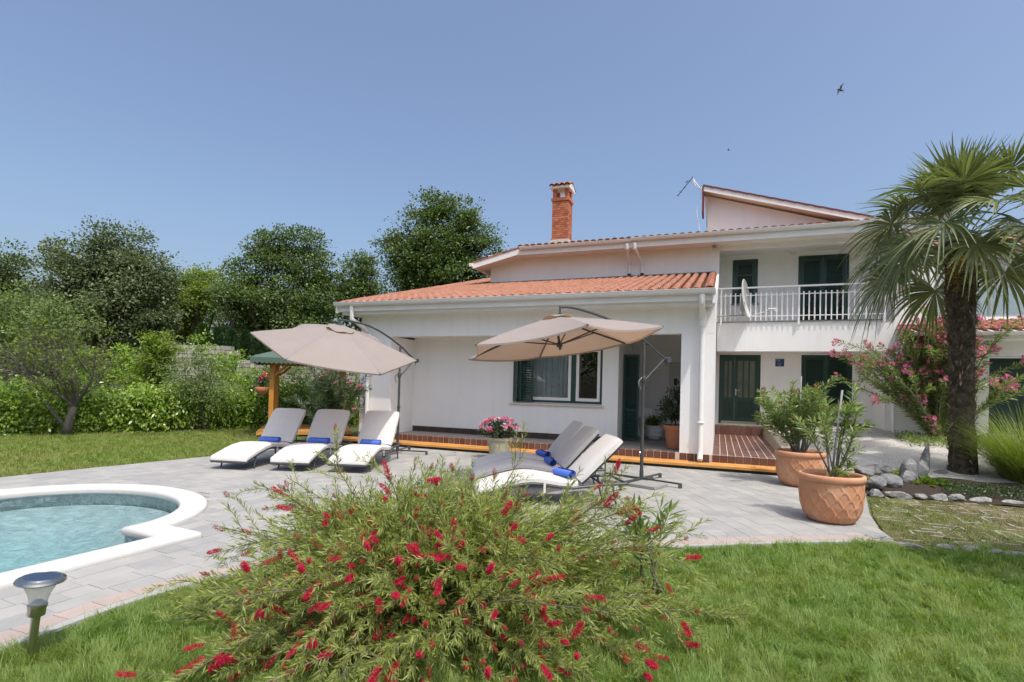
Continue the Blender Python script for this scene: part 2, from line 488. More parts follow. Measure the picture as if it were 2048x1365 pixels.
# pavers hidden under the big shrub do not count as showing
def shows(Q):
    c = np.mean(np.array(Q), 0); px = 1024 + 1072 * c[0] / c[1]; py = 769 + 1072 * EYE / c[1] + .025 * (px - 1024)
    return 0 < px < 2048 and py < 1330 and not (400 < px < 1250 and py > 985)
vis = sorted([Q for Q in keep if shows(Q)], key=pdist); rest = [Q for Q in keep if not shows(Q)] + vis[235:]
for Q in vis[:235]:
    z = random.uniform(-.0012, .0012); n = len(Q)
    MB().prism(Q, 'z', -.03, z).build('paver', m_paver, pav)
mbp = MB()
for Q in rest: mbp.prism(Q, 'z', -.03, random.uniform(-.001, .001))
mbp.build('paver_field', m_paver, pav, kind='stuff')

# ------------------------------------------------------------------ pool
pool = empty('swimming_pool', Pw(0, 0), label='roman-ended swimming pool with white coping and turquoise water', cat='pool')
WZ = -.052
def loft(loops, name, m, smooth=True, closed=False, **kw):
    V = []; n = len(loops[0])
    for lp in loops: V += [tuple(Pw(p[0], p[1], p[2]) - PC) for p in lp]
    F = []
    for j in range(len(loops) - 1):
        for i in range(n - 1):
            F.append((j * n + i, j * n + i + 1, (j + 1) * n + i + 1, (j + 1) * n + i))
    mb = MB().add(V, F); return mb.build(name, m, pool, smooth=smooth, angle=1.0, **kw)
prof = [(-.010, -.035), (-.016, .0), (-.012, .022), (-.002, .036), (.018, .045), (.262, .047), (.282, .040), (.29, .028), (.293, .002), (.293, -.04)]
loft([[(*p, z) for p in pool_loop(o)] for (o, z) in prof], 'coping', m_cope)
loft([[(*p, z) for p in pool_loop(.012)] for z in (0.02, -1.5)], 'pool_wall', m_shell, smooth=False)
L0 = pool_loop(.012)
fl = MB(); fl.add([tuple(Pw(p[0], p[1], -1.25) - PC) for p in L0], [tuple(range(len(L0)))]); fl.build('pool_floor', m_shell, pool)
K = 32; V = []; F = []
for (f_, z_) in ((1.0, -.20), (.80, -.24), (.70, -.32), (.50, -.60), (.30, -.95), (.05, -1.20)):
    for k in range(K + 1): V.append(tuple(Pw(-.23 + 1.495 * f_ * math.cos(math.pi * k / K), 1.235 * f_ * math.sin(math.pi * k / K) - (1 - f_) * .9, z_) - PC))
for j in range(5):
    for k in range(K): F.append((j * (K + 1) + k, j * (K + 1) + k + 1, (j + 1) * (K + 1) + k + 1, (j + 1) * (K + 1) + k))
MB().add(V, F).build('entry_steps', m_shell, pool, smooth=True)
mw = bpy.data.materials.new('pool_water'); mw.use_nodes = True
n = mw.node_tree.nodes; l = mw.node_tree.links; n.remove(n['Principled BSDF'])
tr = n.new('ShaderNodeBsdfTransparent'); tr.inputs[0].default_value = (.93, .985, .99, 1)
gl = n.new('ShaderNodeBsdfGlossy'); gl.inputs['Roughness'].default_value = .04
fr = n.new('ShaderNodeFresnel'); fr.inputs[0].default_value = 1.33
ms = n.new('ShaderNodeMixShader'); l.new(fr.outputs[0], ms.inputs[0]); l.new(tr.outputs[0], ms.inputs[1]); l.new(gl.outputs[0], ms.inputs[2]); l.new(ms.outputs[0], n['Material Output'].inputs[0])
tc = n.new('ShaderNodeTexCoord'); mp = n.new('ShaderNodeMapping'); mp.inputs['Scale'].default_value = (1, 1.6, 1); l.new(tc.outputs['Object'], mp.inputs[0])
nz = n.new('ShaderNodeTexNoise'); nz.inputs['Scale'].default_value = 4.5; nz.inputs['Detail'].default_value = 7; nz.inputs['Roughness'].default_value = .62; nz.inputs['Distortion'].default_value = 1.6; l.new(mp.outputs[0], nz.inputs['Vector'])
bp = n.new('ShaderNodeBump'); bp.inputs['Strength'].default_value = .9; bp.inputs['Distance'].default_value = .14; l.new(nz.outputs[0], bp.inputs['Height'])
l.new(bp.outputs[0], gl.inputs['Normal']); l.new(bp.outputs[0], fr.inputs['Normal'])
va = n.new('ShaderNodeVolumeAbsorption'); va.inputs[0].default_value = (.42, .86, .92, 1); va.inputs[1].default_value = .36
l.new(va.outputs[0], n['Material Output'].inputs['Volume'])
Lw = pool_loop(.008)
wt = MB(); nL = len(Lw)
wt.add([tuple(Pw(*p, WZ) - PC) for p in Lw] + [tuple(Pw(*p, -1.245) - PC) for p in Lw],
       [tuple(range(nL)), tuple(range(2 * nL - 1, nL - 1, -1))] + [(i, nL + i, nL + (i + 1) % nL, (i + 1) % nL) for i in range(nL)])
wo = wt.build('water', mw, pool)
# ripples in the surface itself
# ------------------------------------------------------------------ sloping gravel court and planting bed
def gz(x, y):
    a, b = toH(x, y)
    return max(-.02, min(.66, .10 + .105 * b)) + .015 * math.sin(a * 2.1) * math.sin(b * 1.7)
V = []; F = []; na, nb = 44, 26
for j in range(nb + 1):
    for i in range(na + 1):
        a = 1.38 + (11 - 1.38) * i / na; b = -.55 + 6.75 * j / nb
        p = H(a, b); V.append((p.x, p.y, gz(p.x, p.y)))
for j in range(nb):
    for i in range(na): k = j * (na + 1) + i; F.append((k, k + 1, k + na + 2, k + na + 1))
grav = link('gravel', np_mesh('gravel', V, F, True), m_gravel, kind='structure')
# loose stones on the gravel
N = 26000
aa = rng.uniform(1.4, 8.5, N); bb = rng.uniform(-.5, 6.0, N); s = rng.uniform(.008, .02, N)
V0 = np.array([(1, 0, 0), (-.4, .9, 0), (-.5, -.8, 0), (.05, .05, .8)])
R_ = rng.uniform(0, 6.28, N); cr, sr = np.cos(R_), np.sin(R_)
base = np.array([[HO.x, HO.y, 0]]) + aa[:, None] * np.array(HA)[None] + bb[:, None] * np.array(HB)[None]
base[:, 2] = np.clip(.10 + .105 * bb, -.02, .66) + .015 * np.sin(aa * 2.1) * np.sin(bb * 1.7) - .002
vx = V0[None, :, 0] * cr[:, None] - V0[None, :, 1] * sr[:, None]; vy = V0[None, :, 0] * sr[:, None] + V0[None, :, 1] * cr[:, None]
VV = base[:, None, :] + np.stack([vx, vy, np.broadcast_to(V0[None, :, 2], vx.shape)], 2) * s[:, None, None]
ii = np.arange(N)[:, None] * 4
FF = np.concatenate([ii + np.array([[0, 1, 3]]), ii + np.array([[1, 2, 3]]), ii + np.array([[2, 0, 3]])])
m_peb = M('gravel_stone', (.56, .53, .49), .9, .1, 20, rnd=.3)
link('gravel_stones', np_mesh('gravel_stones', VV.reshape(-1, 3), FF), m_peb, grav, kind='stuff')
# bed between driveway and gravel
V = []; F = []
for j in range(9):
    for i in range(31):
        a = 1.75 + 8.5 * i / 30; b = -1.62 + 1.5 * j / 8
        p = H(a, b); V.append((p.x, p.y, -.02 + .16 * math.sin(math.pi * .5 * j / 8) + .02 * math.sin(i * 1.7 + j)))
for j in range(8):
    for i in range(30): k = j * 31 + i; F.append((k, k + 1, k + 32, k + 31))
link('planting_bed', np_mesh('planting_bed', V, F, True), m_soil, kind='structure')
# driveway of grass pavers: dry ground with concrete lattice ribs
DR = [(4.36, 5.98), (4.5, 6.44), (4.9, 7.22), (5.7, 8.5), (6.4, 8.55), (7.4, 8.4), (12, 7.6), (12, 5.2), (6.6, 5.55), (5.1, 5.88)]
m_dry = M('dry_driveway_soil', (.20, .165, .095), .95, .25, 8, .5, 30, hue=(.12, .13, .045))
drv = fill('driveway', [DR], -.030, m_dry, kind='structure')
rb = MB()
m_rib = M('grass_paver_concrete', (.36, .33, .27), .95, .2, 14, .4, 40)
cnt = 0
dv = Vector((.93, -.36)); dn = Vector((.36, .93))
for i in range(-26, 40):
    for j in range(-16, 30):
        p = Vector((6.5, 7)) + dv * (i * .17) + dn * (j * .17)
        if not inpoly([tuple(p)], DR)[0]: continue
        for (u, v) in ((dv, dn), (dn, dv)):
            if random.random() < .62: continue
            q = p + u * .085; a, b = p - v * .016, p + v * .016; c, d = q + v * .016 + u * .08, q - v * .016 + u * .08
            z = -.022 + random.uniform(-.010, .006)
            rb.hexa([(e.x, e.y, -.035) for e in (a, d, c, b)] + [(e.x, e.y, z) for e in (a, d, c, b)])
rb.build('paver_lattice', m_rib, drv, kind='stuff')
# ------------------------------------------------------------------ house
ZT = .275
house = empty('house', HO, -TH, 'white two-storey villa with terracotta roofs, loggia, balcony and brick chimney', 'house')
def panel(mb, a0, a1, z0, z1, b0, b1, holes=()):
    """wall slab with rectangular openings (a0,a1,z0,z1)"""
    xs = sorted({a0, a1, *[h[0] for h in holes], *[h[1] for h in holes]}); zs = sorted({z0, z1, *[h[2] for h in holes], *[h[3] for h in holes]})
    for i in range(len(xs) - 1):
        run = None
        for j in range(len(zs) - 1):
            cx, cz = (xs[i] + xs[i + 1]) / 2, (zs[j] + zs[j + 1]) / 2
            if any(h[0] < cx < h[1] and h[2] < cz < h[3] for h in holes): continue
            mb.box(xs[i], xs[i + 1], b0, b1, zs[j], zs[j + 1])
    return mb
WIN = (-5.05, -2.72, 1.17, 2.62)
# front beam, piers, loggia
MB().box(-9.0, -.15, 0, .28, 2.80, 3.50).build('front_beam', m_wall, house)
MB().box(-9.0, -8.05, .004, 1.15, -.05, 2.80).build('corner_pier', m_wall, house)
MB().box(-.81, -.15, .004, 7.0, -.05, 2.80).prism([(.281, 2.80), (6.8, 2.80), (6.8, 4.8), (4.9, 4.8), (.281, 3.62)], 'x', -.81, -.15).build('entrance_pier', m_wall, house)
panel(MB(), -8.06, -2.33, ZT - .1, 3.75, 1.15, 1.4, [WIN]).build('loggia_wall', m_wall, house)
MB().prism([(1.402, ZT - .1), (3.6, ZT - .1), (3.6, 4.45), (1.402, 3.9)], 'x', -2.58, -2.331).build('entry_side_wall', m_wall, house)
MB().box(-2.58, -.811, 3.4, 3.6, ZT - .1, 4.45).build('entry_back_wall', m_wall, house)
MB().box(-8.9, -2.34, .281, 6.9, 2.86, 2.95).build('loggia_ceiling', m_soffit, house)
MB().prism([(1.16, -.05), (9, -.05), (9, 5.8), (1.16, 3.85)], 'x', -9.0, -8.72).build('left_wall', m_wall, house)
MB().box(-8.7, -2.6, 4.5, 4.6, 0, 3.3).box(-8.7, -2.6, 1.42, 4.5, .2, .3).build('room_interior', m_room, house)
# terrace slab
ter = tag(MB().box(-9.0, -.81, .012, 1.148, -.02, ZT - .014).box(-2.329, -.812, 1.15, 3.39, -.02, ZT - .014).build('terrace', m_floor, house))
tl = MB().box(0, .137, 0, .137, 0, .012).mesh('tile', bevel=.003)
tlf = MB().box(0, .138, 0, .012, 0, .150).mesh('tile_face', bevel=.003)
grt = MB().box(-9.0, -.80, .004, .165, ZT - .03, ZT - .004).box(-9.0, 1.19, -.006, .012, -.02, ZT - .004)
grt.build('grout', m_grout, house)
def put(me, name, m, par, loc, rot=None):
    o = bpy.data.objects.new(name, me)
    if not me.materials: me.materials.append(m)
    col.objects.link(o); o.parent = par; o.location = loc
    if rot: o.rotation_euler = rot
    return o
k = 0
a = -8.98
while a < -.95:
    put(tl, 'tile', m_klink, ter, (a, .012, ZT - .010)); put(tlf, 'tile', m_klink, ter, (a, -.016, ZT - .155)); a += .15
a = -.80
while a < -.2:
    put(tlf, 'tile', m_klink, ter, (a, -.016, ZT - .155)); a += .15
# dark skirting along the walls
sk = MB().box(0, .246, 0, .012, 0, .145).mesh('skirting_tile', bevel=.003)
a = -8.04
while a < -2.5:
    put(sk, 'skirting_tile', m_klinkdk, ter, (a, 1.136, ZT - .012)); a += .25
put(sk, 'skirting_tile', m_klinkdk, ter, (-2.575, 1.136, ZT - .012))
# entrance platform
plat = MB().box(-.148, 1.185, .012, 5.6, -.02, ZT - .002).build('entrance_platform', m_grout, house)
for i in range(9):
    put(tlf, 'tile', m_klink, plat, (-.15 + i * .148, -.016, ZT - .155))
mt = MB(); far = []
for j in range(37):
    for i in range(9):
        x, y = -.146 + i * .148, .014 + j * .148
        if y < 2.6: put(tl, 'tile', m_klink, plat, (x, y, ZT - .011 + random.uniform(-.001, .001)))
        else: mt.box(x, x + .136, y, y + .136, ZT - .01, ZT + .001)
mt.build('far_tiles', m_klink, plat, kind='stuff')
step = MB().box(-.148, 2.0, 5.502, 6.1, 0, .545).build('door_step', m_grout, house)
tls = MB().box(0, .143, 0, .012, 0, .265).mesh('step_tile', bevel=.003)
for i in range(10):
    put(tls, 'tile', m_klink, step, (-.146 + i * .148, 5.488, ZT + .005)); put(tl, 'tile', m_klink, step, (-.146 + i * .148, 5.49, .540)); put(tl, 'tile', m_klink, step, (-.146 + i * .148, 5.638, .540))
m_rampw = M('ramp_wall_plaster', (.36, .31, .25), .9, .15, 6, .3, 60)
MB().hexa([(1.195, 0.0, -.05), (1.375, 0.0, -.05), (1.375, 5.5, -.05), (1.195, 5.5, -.05), (1.195, 0.0, .42), (1.375, 0.0, .42), (1.375, 5.5, .64), (1.195, 5.5, .64)]).build('ramp_wall', m_rampw, house)
# timber edging planks in front of the terrace
wood = empty('timber_edging', HO, -TH, 'varnished orange timber planks edging the tiled terrace', 'decking')
for j, (b0, b1) in enumerate(((-.415, -.285), (-.28, -.15), (-.145, -.02))):
    a = -9.6 - j * .4
    while a < 1.7:
        L_ = min(random.choice((2.9, 3.4, 2.4)), 1.75 - a)
        gapa = (-.62, -.18) if j == 2 else None
        segs_ = [(a, a + L_ - .004)]
        if gapa and a < gapa[0] < a + L_: segs_ = [(a, gapa[0]), (gapa[1], a + L_ - .004)]
        for (p, q) in segs_:
            if q - p > .05: MB().box(p, q, b0, b1, .055, .112 + .006 * j).build('plank', m_wood, wood, bevel=.006)
        a += L_
MB().box(-9.5, 1.7, -.38, -.04, -.008, .053).build('gap_shade', m_black, wood)  # black filler standing in for the shade in the gap below the planks

# ------------------------------------------------------------------ windows, doors, shutters
def slats(par, m, a0, a1, z0, z1, b, pitch=.055, dep=.035, tilt=.6, thick=.010):
    me = MB().box(0, a1 - a0, -dep / 2, dep / 2, -thick / 2, thick / 2).mesh('slat')
    n_ = max(2, int((z1 - z0) / pitch))
    for i in range(n_):
        put(me, 'slat', m, par, (a0, b, z0 + (i + .5) * (z1 - z0) / n_), (tilt, 0, 0))
def shutter_leaf(par, a0, a1, z0, z1, b, m=m_green, mid=None, st=.075, pitch=.055, back=True):
    """louvred leaf, front near b"""
    s = MB()
    s.box(a0, a0 + st, b - .02, b + .02, z0, z1).box(a1 - st, a1, b - .02, b + .02, z0, z1)
    s.box(a0 + st, a1 - st, b - .02, b + .02, z0, z0 + st * 1.2).box(a0 + st, a1 - st, b - .02, b + .02, z1 - st, z1)
    zs = [z0 + st * 1.2, z1 - st]
    if mid: s.box(a0 + st, a1 - st, b - .02, b + .02, mid - .035, mid + .035); zs = [z0 + st * 1.2, mid - .035, mid + .035, z1 - st]
    if back: s.box(a0 + st, a1 - st, b + .021, b + .026, z0 + .02, z1 - .02)
    o = s.build('shutter', m, par, bevel=.004)
    for i in range(0, len(zs), 2): slats(o, m, a0 + st + .002, a1 - st - .002, zs[i], zs[i + 1], b - .001, pitch)
    return o
# big loggia window
a0, a1, z0, z1 = WIN
wn = MB()
fr_ = .06
wn.box(a0, a0 + fr_, 1.19, 1.27, z0, z1).box(a1 - fr_, a1, 1.19, 1.27, z0, z1).box(a0 + fr_, a1 - fr_, 1.19, 1.27, z0, z0 + .075).box(a0 + fr_, a1 - fr_, 1.19, 1.27, z1 - fr_, z1)
wn.box(-3.52, -3.40, 1.19, 1.27, z0 + .075, z1 - fr_)
wino = wn.build('window', m_green, house, bevel=.004)
for (p, q) in ((a0 + fr_, -3.52), (-3.40, a1 - fr_)):
    zz0, zz1 = z0 + .076, z1 - fr_ - .001; t = .075
    p += .002; q -= .002
    MB().box(p, p + t, 1.205, 1.255, zz0, zz1).box(q - t, q, 1.205, 1.255, zz0, zz1).box(p + t, q - t, 1.205, 1.255, zz0, zz0 + t).box(p + t, q - t, 1.205, 1.255, zz1 - t, zz1).build('sash', m_white, wino, bevel=.004)
    MB().box(p + t, q - t, 1.228, 1.234, zz0 + t, zz1 - t).build('pane', m_glass, wino)
MB().box(a0 - .08, a1 + .06, 1.09, 1.19, z0 - .055, z0 - .012).build('sill', M('stone_sill', (.66, .60, .53), .7, .05, 9), wino, bevel=.005)
MB().box(a0 + .02, a1 - .02, 1.13, 1.185, z0 - .010, z0 + .022).build('rail', M('aluminium_rail', (.55, .56, .57), .4, .05, 9, metal=.6), wino)
cu = MB(); K = 150
ca_ = [-4.95 + (1.62) * i / K for i in range(K + 1)]
cb_ = [1.36 + .04 * math.sin(i * .52 + math.sin(i * .11) * 2) + .012 * math.sin(i * 1.3) for i in range(K + 1)]
cu.add([(ca_[i], cb_[i], z) for z in (1.05, 2.85) for i in range(K + 1)], [(i, i + 1, K + 2 + i, K + 1 + i) for i in range(K)])
cu.build('curtain', m_curtain, wino, smooth=True)
# folded shutters at the left side of the window
for (p, q, off) in (((-5.04, 1.14), (-4.93, 1.02), 0), ((-4.93, 1.14), (-4.80, 1.02), 0), ((-4.82, 1.13), (-4.48, 1.06), 1)):
    pa, pb = Vector((p[0], p[1], 0)), Vector((q[0], q[1], 0)); d = (pb - pa)
    o = empty('shutter', (pa.x, pa.y, 0), math.atan2(d.y, d.x)); o.parent = house
    L_ = d.length
    s = MB().box(0, .05, -.016, .016, z0 + .02, z1).box(L_ - .05, L_, -.016, .016, z0 + .02, z1).box(.05, L_ - .05, -.016, .016, z0 + .02, z0 + .11).box(.05, L_ - .05, -.016, .016, z1 - .07, z1)
    s.build('shutter_frame', m_green, o, bevel=.003)
    slats(o, m_green, .052, L_ - .052, z0 + .11, z1 - .07, 0, .06)
# open shutter leaf of the side door, standing out from the wall
sl_ = shutter_leaf(house, -2.325, -1.93, ZT + .02, 2.46, 1.87, m_green, mid=1.05, st=.055)
# entry recess details: meter cupboard
MB().box(-1.33, -.92, 3.376, 3.398, 1.30, 2.34).build('meter_cupboard', M('cupboard_grey', (.60, .585, .56), .5, .03, 3), house, bevel=.006)
MB().box(-1.20, -1.11, 3.366, 3.375, 1.72, 1.90).build('meter_window', m_black, house)
# back wall under the balcony with door and shutters
DW = 6.1
DOOR = (-.05, 1.13, .56, 2.72)
SW = (2.23, 3.54, .92, 2.72)
panel(MB(), -.149, 4.45, .0, 3.40, DW, DW + .2, [DOOR, SW]).build('porch_wall', m_wall, house)
skb = MB().box(0, .246, 0, .012, 0, .10).mesh('skirting_tile2', bevel=.003)
for i in range(13): put(skb, 'skirting_tile', m_klinkdk, house, (1.15 + i * .25, DW - .013, .58 + (.0 if i < 4 else .07)))
dr = MB().box(-.05, .02, DW + .03, DW + .12, .58, 2.72).box(1.06, 1.13, DW + .03, DW + .12, .58, 2.72).box(.02, 1.06, DW + .03, DW + .12, 2.65, 2.72).build('front_door', m_greendk, house)
def door_leaf(p, q, panes):
    t = .085
    s = MB().box(p, q, DW + .07, DW + .11, .60, 2.648)
    s.box(p, p + t, DW + .045, DW + .069, .60, 2.648).box(q - t, q, DW + .045, DW + .069, .60, 2.648).box(p + t, q - t, DW + .045, DW + .069, .60, .80).box(p + t, q - t, DW + .045, DW + .069, 1.28, 1.40).box(p + t, q - t, DW + .045, DW + .069, 2.53, 2.648)
    n_ = int((q - p - 2 * t) / .042)
    for i in range(n_):
        x = p + t + (i + .5) * (q - p - 2 * t) / n_; s.box(x - .013, x + .013, DW + .055, DW + .069, .80, 1.28)
    wd = (q - p - 2 * t)
    for i in range(1, panes): x = p + t + wd * i / panes; s.box(x - .02, x + .02, DW + .048, DW + .069, 1.40, 2.53)
    o = s.build('door_leaf', m_greendk, dr, bevel=.003)
    for i in range(panes):
        x0 = p + t + wd * i / panes + (.021 if i else 0); x1 = p + t + wd * (i + 1) / panes - (.021 if i < panes - 1 else 0)
        MB().box(x0, x1, DW + .062, DW + .068, 1.40, 2.53).build('pane', m_milk, dr)
door_leaf(.022, .40, 2); door_leaf(.404, 1.058, 3)
MB().tube([(.44, DW + .045, 1.62), (.44, DW - .01, 1.62)], .018).tube([(.44, DW - .005, 1.62), (.56, DW - .005, 1.62)], .010).lathe([(.0, 0), (.02, 0), (.02, .01)], 10, (.44, DW + .03, 1.52)).box(.42, .46, DW + .036, DW + .044, 1.46, 1.66).build('handle', m_steel, dr, smooth=True, angle=.7)
MB().box(.03, 1.05, DW + .03, DW + .044, .605, .66).build('kick_plate', m_steel, dr)
# closed shutters under the balcony
fo = MB().box(SW[0], SW[0] + .05, DW + .0, DW + .08, SW[2], SW[3]).box(SW[1] - .05, SW[1], DW + .0, DW + .08, SW[2], SW[3]).box(SW[0] + .05, SW[1] - .05, DW, DW + .08, SW[3] - .05, SW[3]).build('window', m_greendk, house)
shutter_leaf(house, SW[0] + .052, (SW[0] + SW[1]) / 2 - .003, SW[2] + .01, SW[3] - .052, DW + .03, m_greendk, st=.08)
shutter_leaf(house, (SW[0] + SW[1]) / 2 + .003, SW[1] - .052, SW[2] + .01, SW[3] - .052, DW + .03, m_greendk, st=.08)
# blue house plaque
pq = MB().box(1.53, 1.77, DW - .012, DW - .002, 2.37, 2.60).build('house_plaque', m_blue, house, bevel=.003)
mk_ = MB()
for (x, z, w_, h_) in ((1.555, 2.553, .018, .022), (1.585, 2.553, .022, .022), (1.62, 2.545, .026, .030), (1.656, 2.55, .018, .024), (1.715, 2.558, .02, .016), (1.60, 2.52, .06, .012), (1.575, 2.47, .15, .006), (1.575, 2.45, .13, .006), (1.60, 2.405, .10, .012)):
    mk_.box(x, x + w_, DW - .0145, DW - .0125, z, z + h_)
mk_.build('plaque_marks', M('plaque_print', (.35, .42, .5), .5, .02, 5), pq)
# balcony
MB().box(-.13, 4.25, 4.9, 5.08, 2.75, 3.58).build('balcony_front', m_wall, house)
MB().box(-.13, 4.25, 5.082, 6.08, 2.755, 2.82).box(-.12, 4.25, 5.082, 6.3, 3.42, 3.55).build('balcony_slab', m_soffit, house)
m_drip = M('balcony_edge', (.30, .29, .28), .8, .1, 8)
MB().box(-.10, 4.25, 4.875, 5.081, 3.582, 3.61).build('balcony_edge', m_drip, house)
MB().box(4.25, 5.1, 4.9, 8, -.05, 6.0).build('right_pier', m_wall, house)
MB().box(4.10, 4.249, 5.083, 6.098, .3, 2.755).build('porch_side_wall', m_wall, house)
# upper storey
BW = 6.25
BWIN = (.29, 1.01, 4.33, 5.70); BDOOR = (2.13, 3.45, 3.55, 5.71)
panel(MB(), -.15, 4.25, 3.4, 6.25, BW, BW + .2, [BWIN, BDOOR]).build('balcony_wall', m_wall, house)
MB().box(-7.42, -.10, 4.9, 5.1, 3.6, 6.02).build('upper_wall', m_wall, house)
MB().box(-.302, -.102, 5.1, 9.5, 3.55, 6.1).build('balcony_side_wall', m_wall, house)
MB().box(-7.42, -7.2, 5.1, 9.5, 3.6, 5.8).build('upper_left_wall', m_wall, house)
def framed(par, o4, b, leafs, mid=None):
    a0, a1, z0, z1 = o4; t = .07
    f = MB().box(a0, a0 + t, b - .02, b + .08, z0, z1).box(a1 - t, a1, b - .02, b + .08, z0, z1).box(a0 + t, a1 - t, b - .02, b + .08, z1 - t, z1)
    f.build('window', m_green, par, bevel=.004)
    wd = (a1 - a0 - 2 * t - .004) / leafs
    for i in range(leafs):
        shutter_leaf(house, a0 + t + .002 + i * wd, a0 + t + i * wd + wd - .002, z0 + .01, z1 - t - .003, b + .02, m_green, mid=mid, st=.085, pitch=.06)
framed(house, BWIN, BW, 1, 5.22); framed(house, BDOOR, BW, 2)
MB().box(BWIN[0] - .05, BWIN[1] + .05, BW - .07, BW - .021, BWIN[2] - .05, BWIN[2] - .01).build('sill', m_drip, house)
MB().lathe([(0, 0), (.13, 0), (.14, .02), (.12, .06), (.07, .085), (0, .095)], 20).build('wall_lamp', M('opal_glass', (.62, .61, .58), .3, .02, 4), house, smooth=True, loc=(1.97, BW - .002, 5.92), rot=(math.pi / 2, 0, 0))
# railing
RB = 4.825
rail = MB().box(-.16, 4.05, RB - .03, RB + .03, 4.545, 4.59).box(-.10, 4.05, RB - .012, RB + .012, 4.335, 4.36).box(-.10, 4.05, RB - .012, RB + .012, 3.73, 3.755).build('railing', m_white, house, bevel=.004)
pst = MB().box(-.025, .025, -.022, .022, 0, 1.06).mesh('post', bevel=.004)
bar_ = MB().box(-.017, .017, -.0165, -.0125 + .012, 0, .80).mesh('baluster', bevel=.003)
for a in (-.03, 1.985, 4.0): put(pst, 'post', m_white, rail, (a, RB, 3.49))
a = .085
while a < 3.95:
    if abs(a - 1.985) > .05: put(bar_, 'baluster', m_white, rail, (a, RB, 3.615))
    a += .1345

# ------------------------------------------------------------------ roofs
SL = .258
def zr(b): return 3.56 + SL * (b + .62)
AR0, AR1 = -9.30, -.20
roof = MB()
roof.prism([(-.60, zr(-.60) - .10), (4.9, zr(4.9) - .10), (4.9, zr(4.9) - .02), (-.60, zr(-.60) - .02)], 'x', AR0 + .02, AR1)
roof.prism([(4.9, zr(4.9) - .10), (9.5, zr(9.5) - .10), (9.5, zr(9.5) - .02), (4.9, zr(4.9) - .02)], 'x', AR0 + .02, -7.43)
lroof = roof.build('lower_roof', m_soffit, house)
PT = .2175
ncol = int((AR1 - AR0) / PT)
sa = math.atan(SL)
def tile_mesh(name, L_=.43, r0=.098, r1=.066, th=.018, n_=7):
    V = []; F = []
    for (y, r) in ((0, r0), (L_, r1)):
        for rr in (r, r - th):
            for k in range(n_ + 1):
                t = math.pi * (k / n_); V.append((math.cos(t) * rr, y, math.sin(t) * rr * .82))
    q = n_ + 1
    for k in range(n_):
        F += [(k, k + 1, 2 * q + k + 1, 2 * q + k), (q + k + 1, q + k, 3 * q + k, 3 * q + k + 1), (k + 1, k, q + k, q + k + 1)]
    return MB().add(V, F).mesh(name, smooth=True, angle=.9)
tmesh = [tile_mesh('roof_tile_mesh%d' % i) for i in range(3)]
ROWP = .352
nrow = int((4.95 + .62) / ROWP / math.cos(sa) * 1.0) + 1
far_tiles = MB()
def tile_at(a, b, z, rx_, me):
    R3 = Matrix.Rotation(rx_, 3, 'X')
    return [tuple(R3 @ Vector(v.co) + Vector((a, b, z))) for v in me.vertices], [tuple(p.vertices) for p in me.polygons]
for r in range(nrow + 13):
    b = -.655 + r * ROWP * math.cos(sa)
    if b > 9: break
    for c in range(ncol + 1):
        a = AR0 + .09 + c * PT
        if b > 4.6 and a > -7.5: continue
        ang = sa + random.uniform(-.016, .016) + .085
        if r < 6:
            put(tmesh[(r * 7 + c * 3) % 3], 'roof_tile', m_tile, lroof, (a + random.uniform(-.004, .004), b + random.uniform(-.012, .012), zr(b) + .028), (ang, 0, random.uniform(-.02, .02)))
        else:
            V, F = tile_at(a + random.uniform(-.004, .004), b + random.uniform(-.012, .012), zr(b) + .028, ang, tmesh[0]); far_tiles.add(V, F)
far_tiles.build('upper_tile_rows', m_tile, lroof, smooth=True, angle=.9, kind='stuff')
# channel tiles between the covers
ch = MB()
for r in range(nrow + 13):
    b = -.64 + r * ROWP * math.cos(sa)
    if b > 9: break
    for c in range(ncol):
        a = AR0 + .09 + (c + .5) * PT
        if b > 4.6 and a > -7.6: continue
        V = []
        for (db, dz, r_) in ((0, .018, .075), (.40, .0, .085)):
            for k in range(5):
                t = math.pi * k / 4; V.append((a - math.cos(t) * r_, b + db, zr(b + db) + dz + .045 - math.sin(t) * .042))
        ch.add(V, [(k, k + 1, 6 + k, 5 + k) for k in range(4)])
ch.build('channel_tiles', m_tile, lroof, smooth=True, kind='stuff')
# aged darker tiles at the right verge
vg = MB()
for r in range(16):
    b = -.66 + r * ROWP * math.cos(sa)
    V, F = tile_at(AR1 - .055, b, zr(b) + .055, sa + .04, tmesh[0]); vg.add(V, F)
vg.build('verge_tiles', m_tiledk, lroof, smooth=True, angle=.9, kind='stuff')
MB().prism([(-.66, zr(-.66) - .22), (4.9, zr(4.9) - .22), (4.9, zr(4.9) + .05), (-.66, zr(-.66) + .05)], 'x', AR1 + .002, AR1 + .09).build('verge_board', m_white, house)
MB().prism([(-.66, zr(-.66) - .20), (9.4, zr(9.4) - .20), (9.4, zr(9.4) + .02), (-.66, zr(-.66) + .02)], 'x', AR0 - .03, AR0 + .018).build('verge_board', m_white, house)
MB().box(-7.42, -.30, 4.885, 4.898, zr(4.9) - .02, zr(4.9) + .115).box(-7.42, -.3, 4.70, 4.884, zr(4.8) + .06, zr(4.8) + .072).build('flashing', M('lead_flashing', (.11, .115, .12), .6, .2, 6), house)
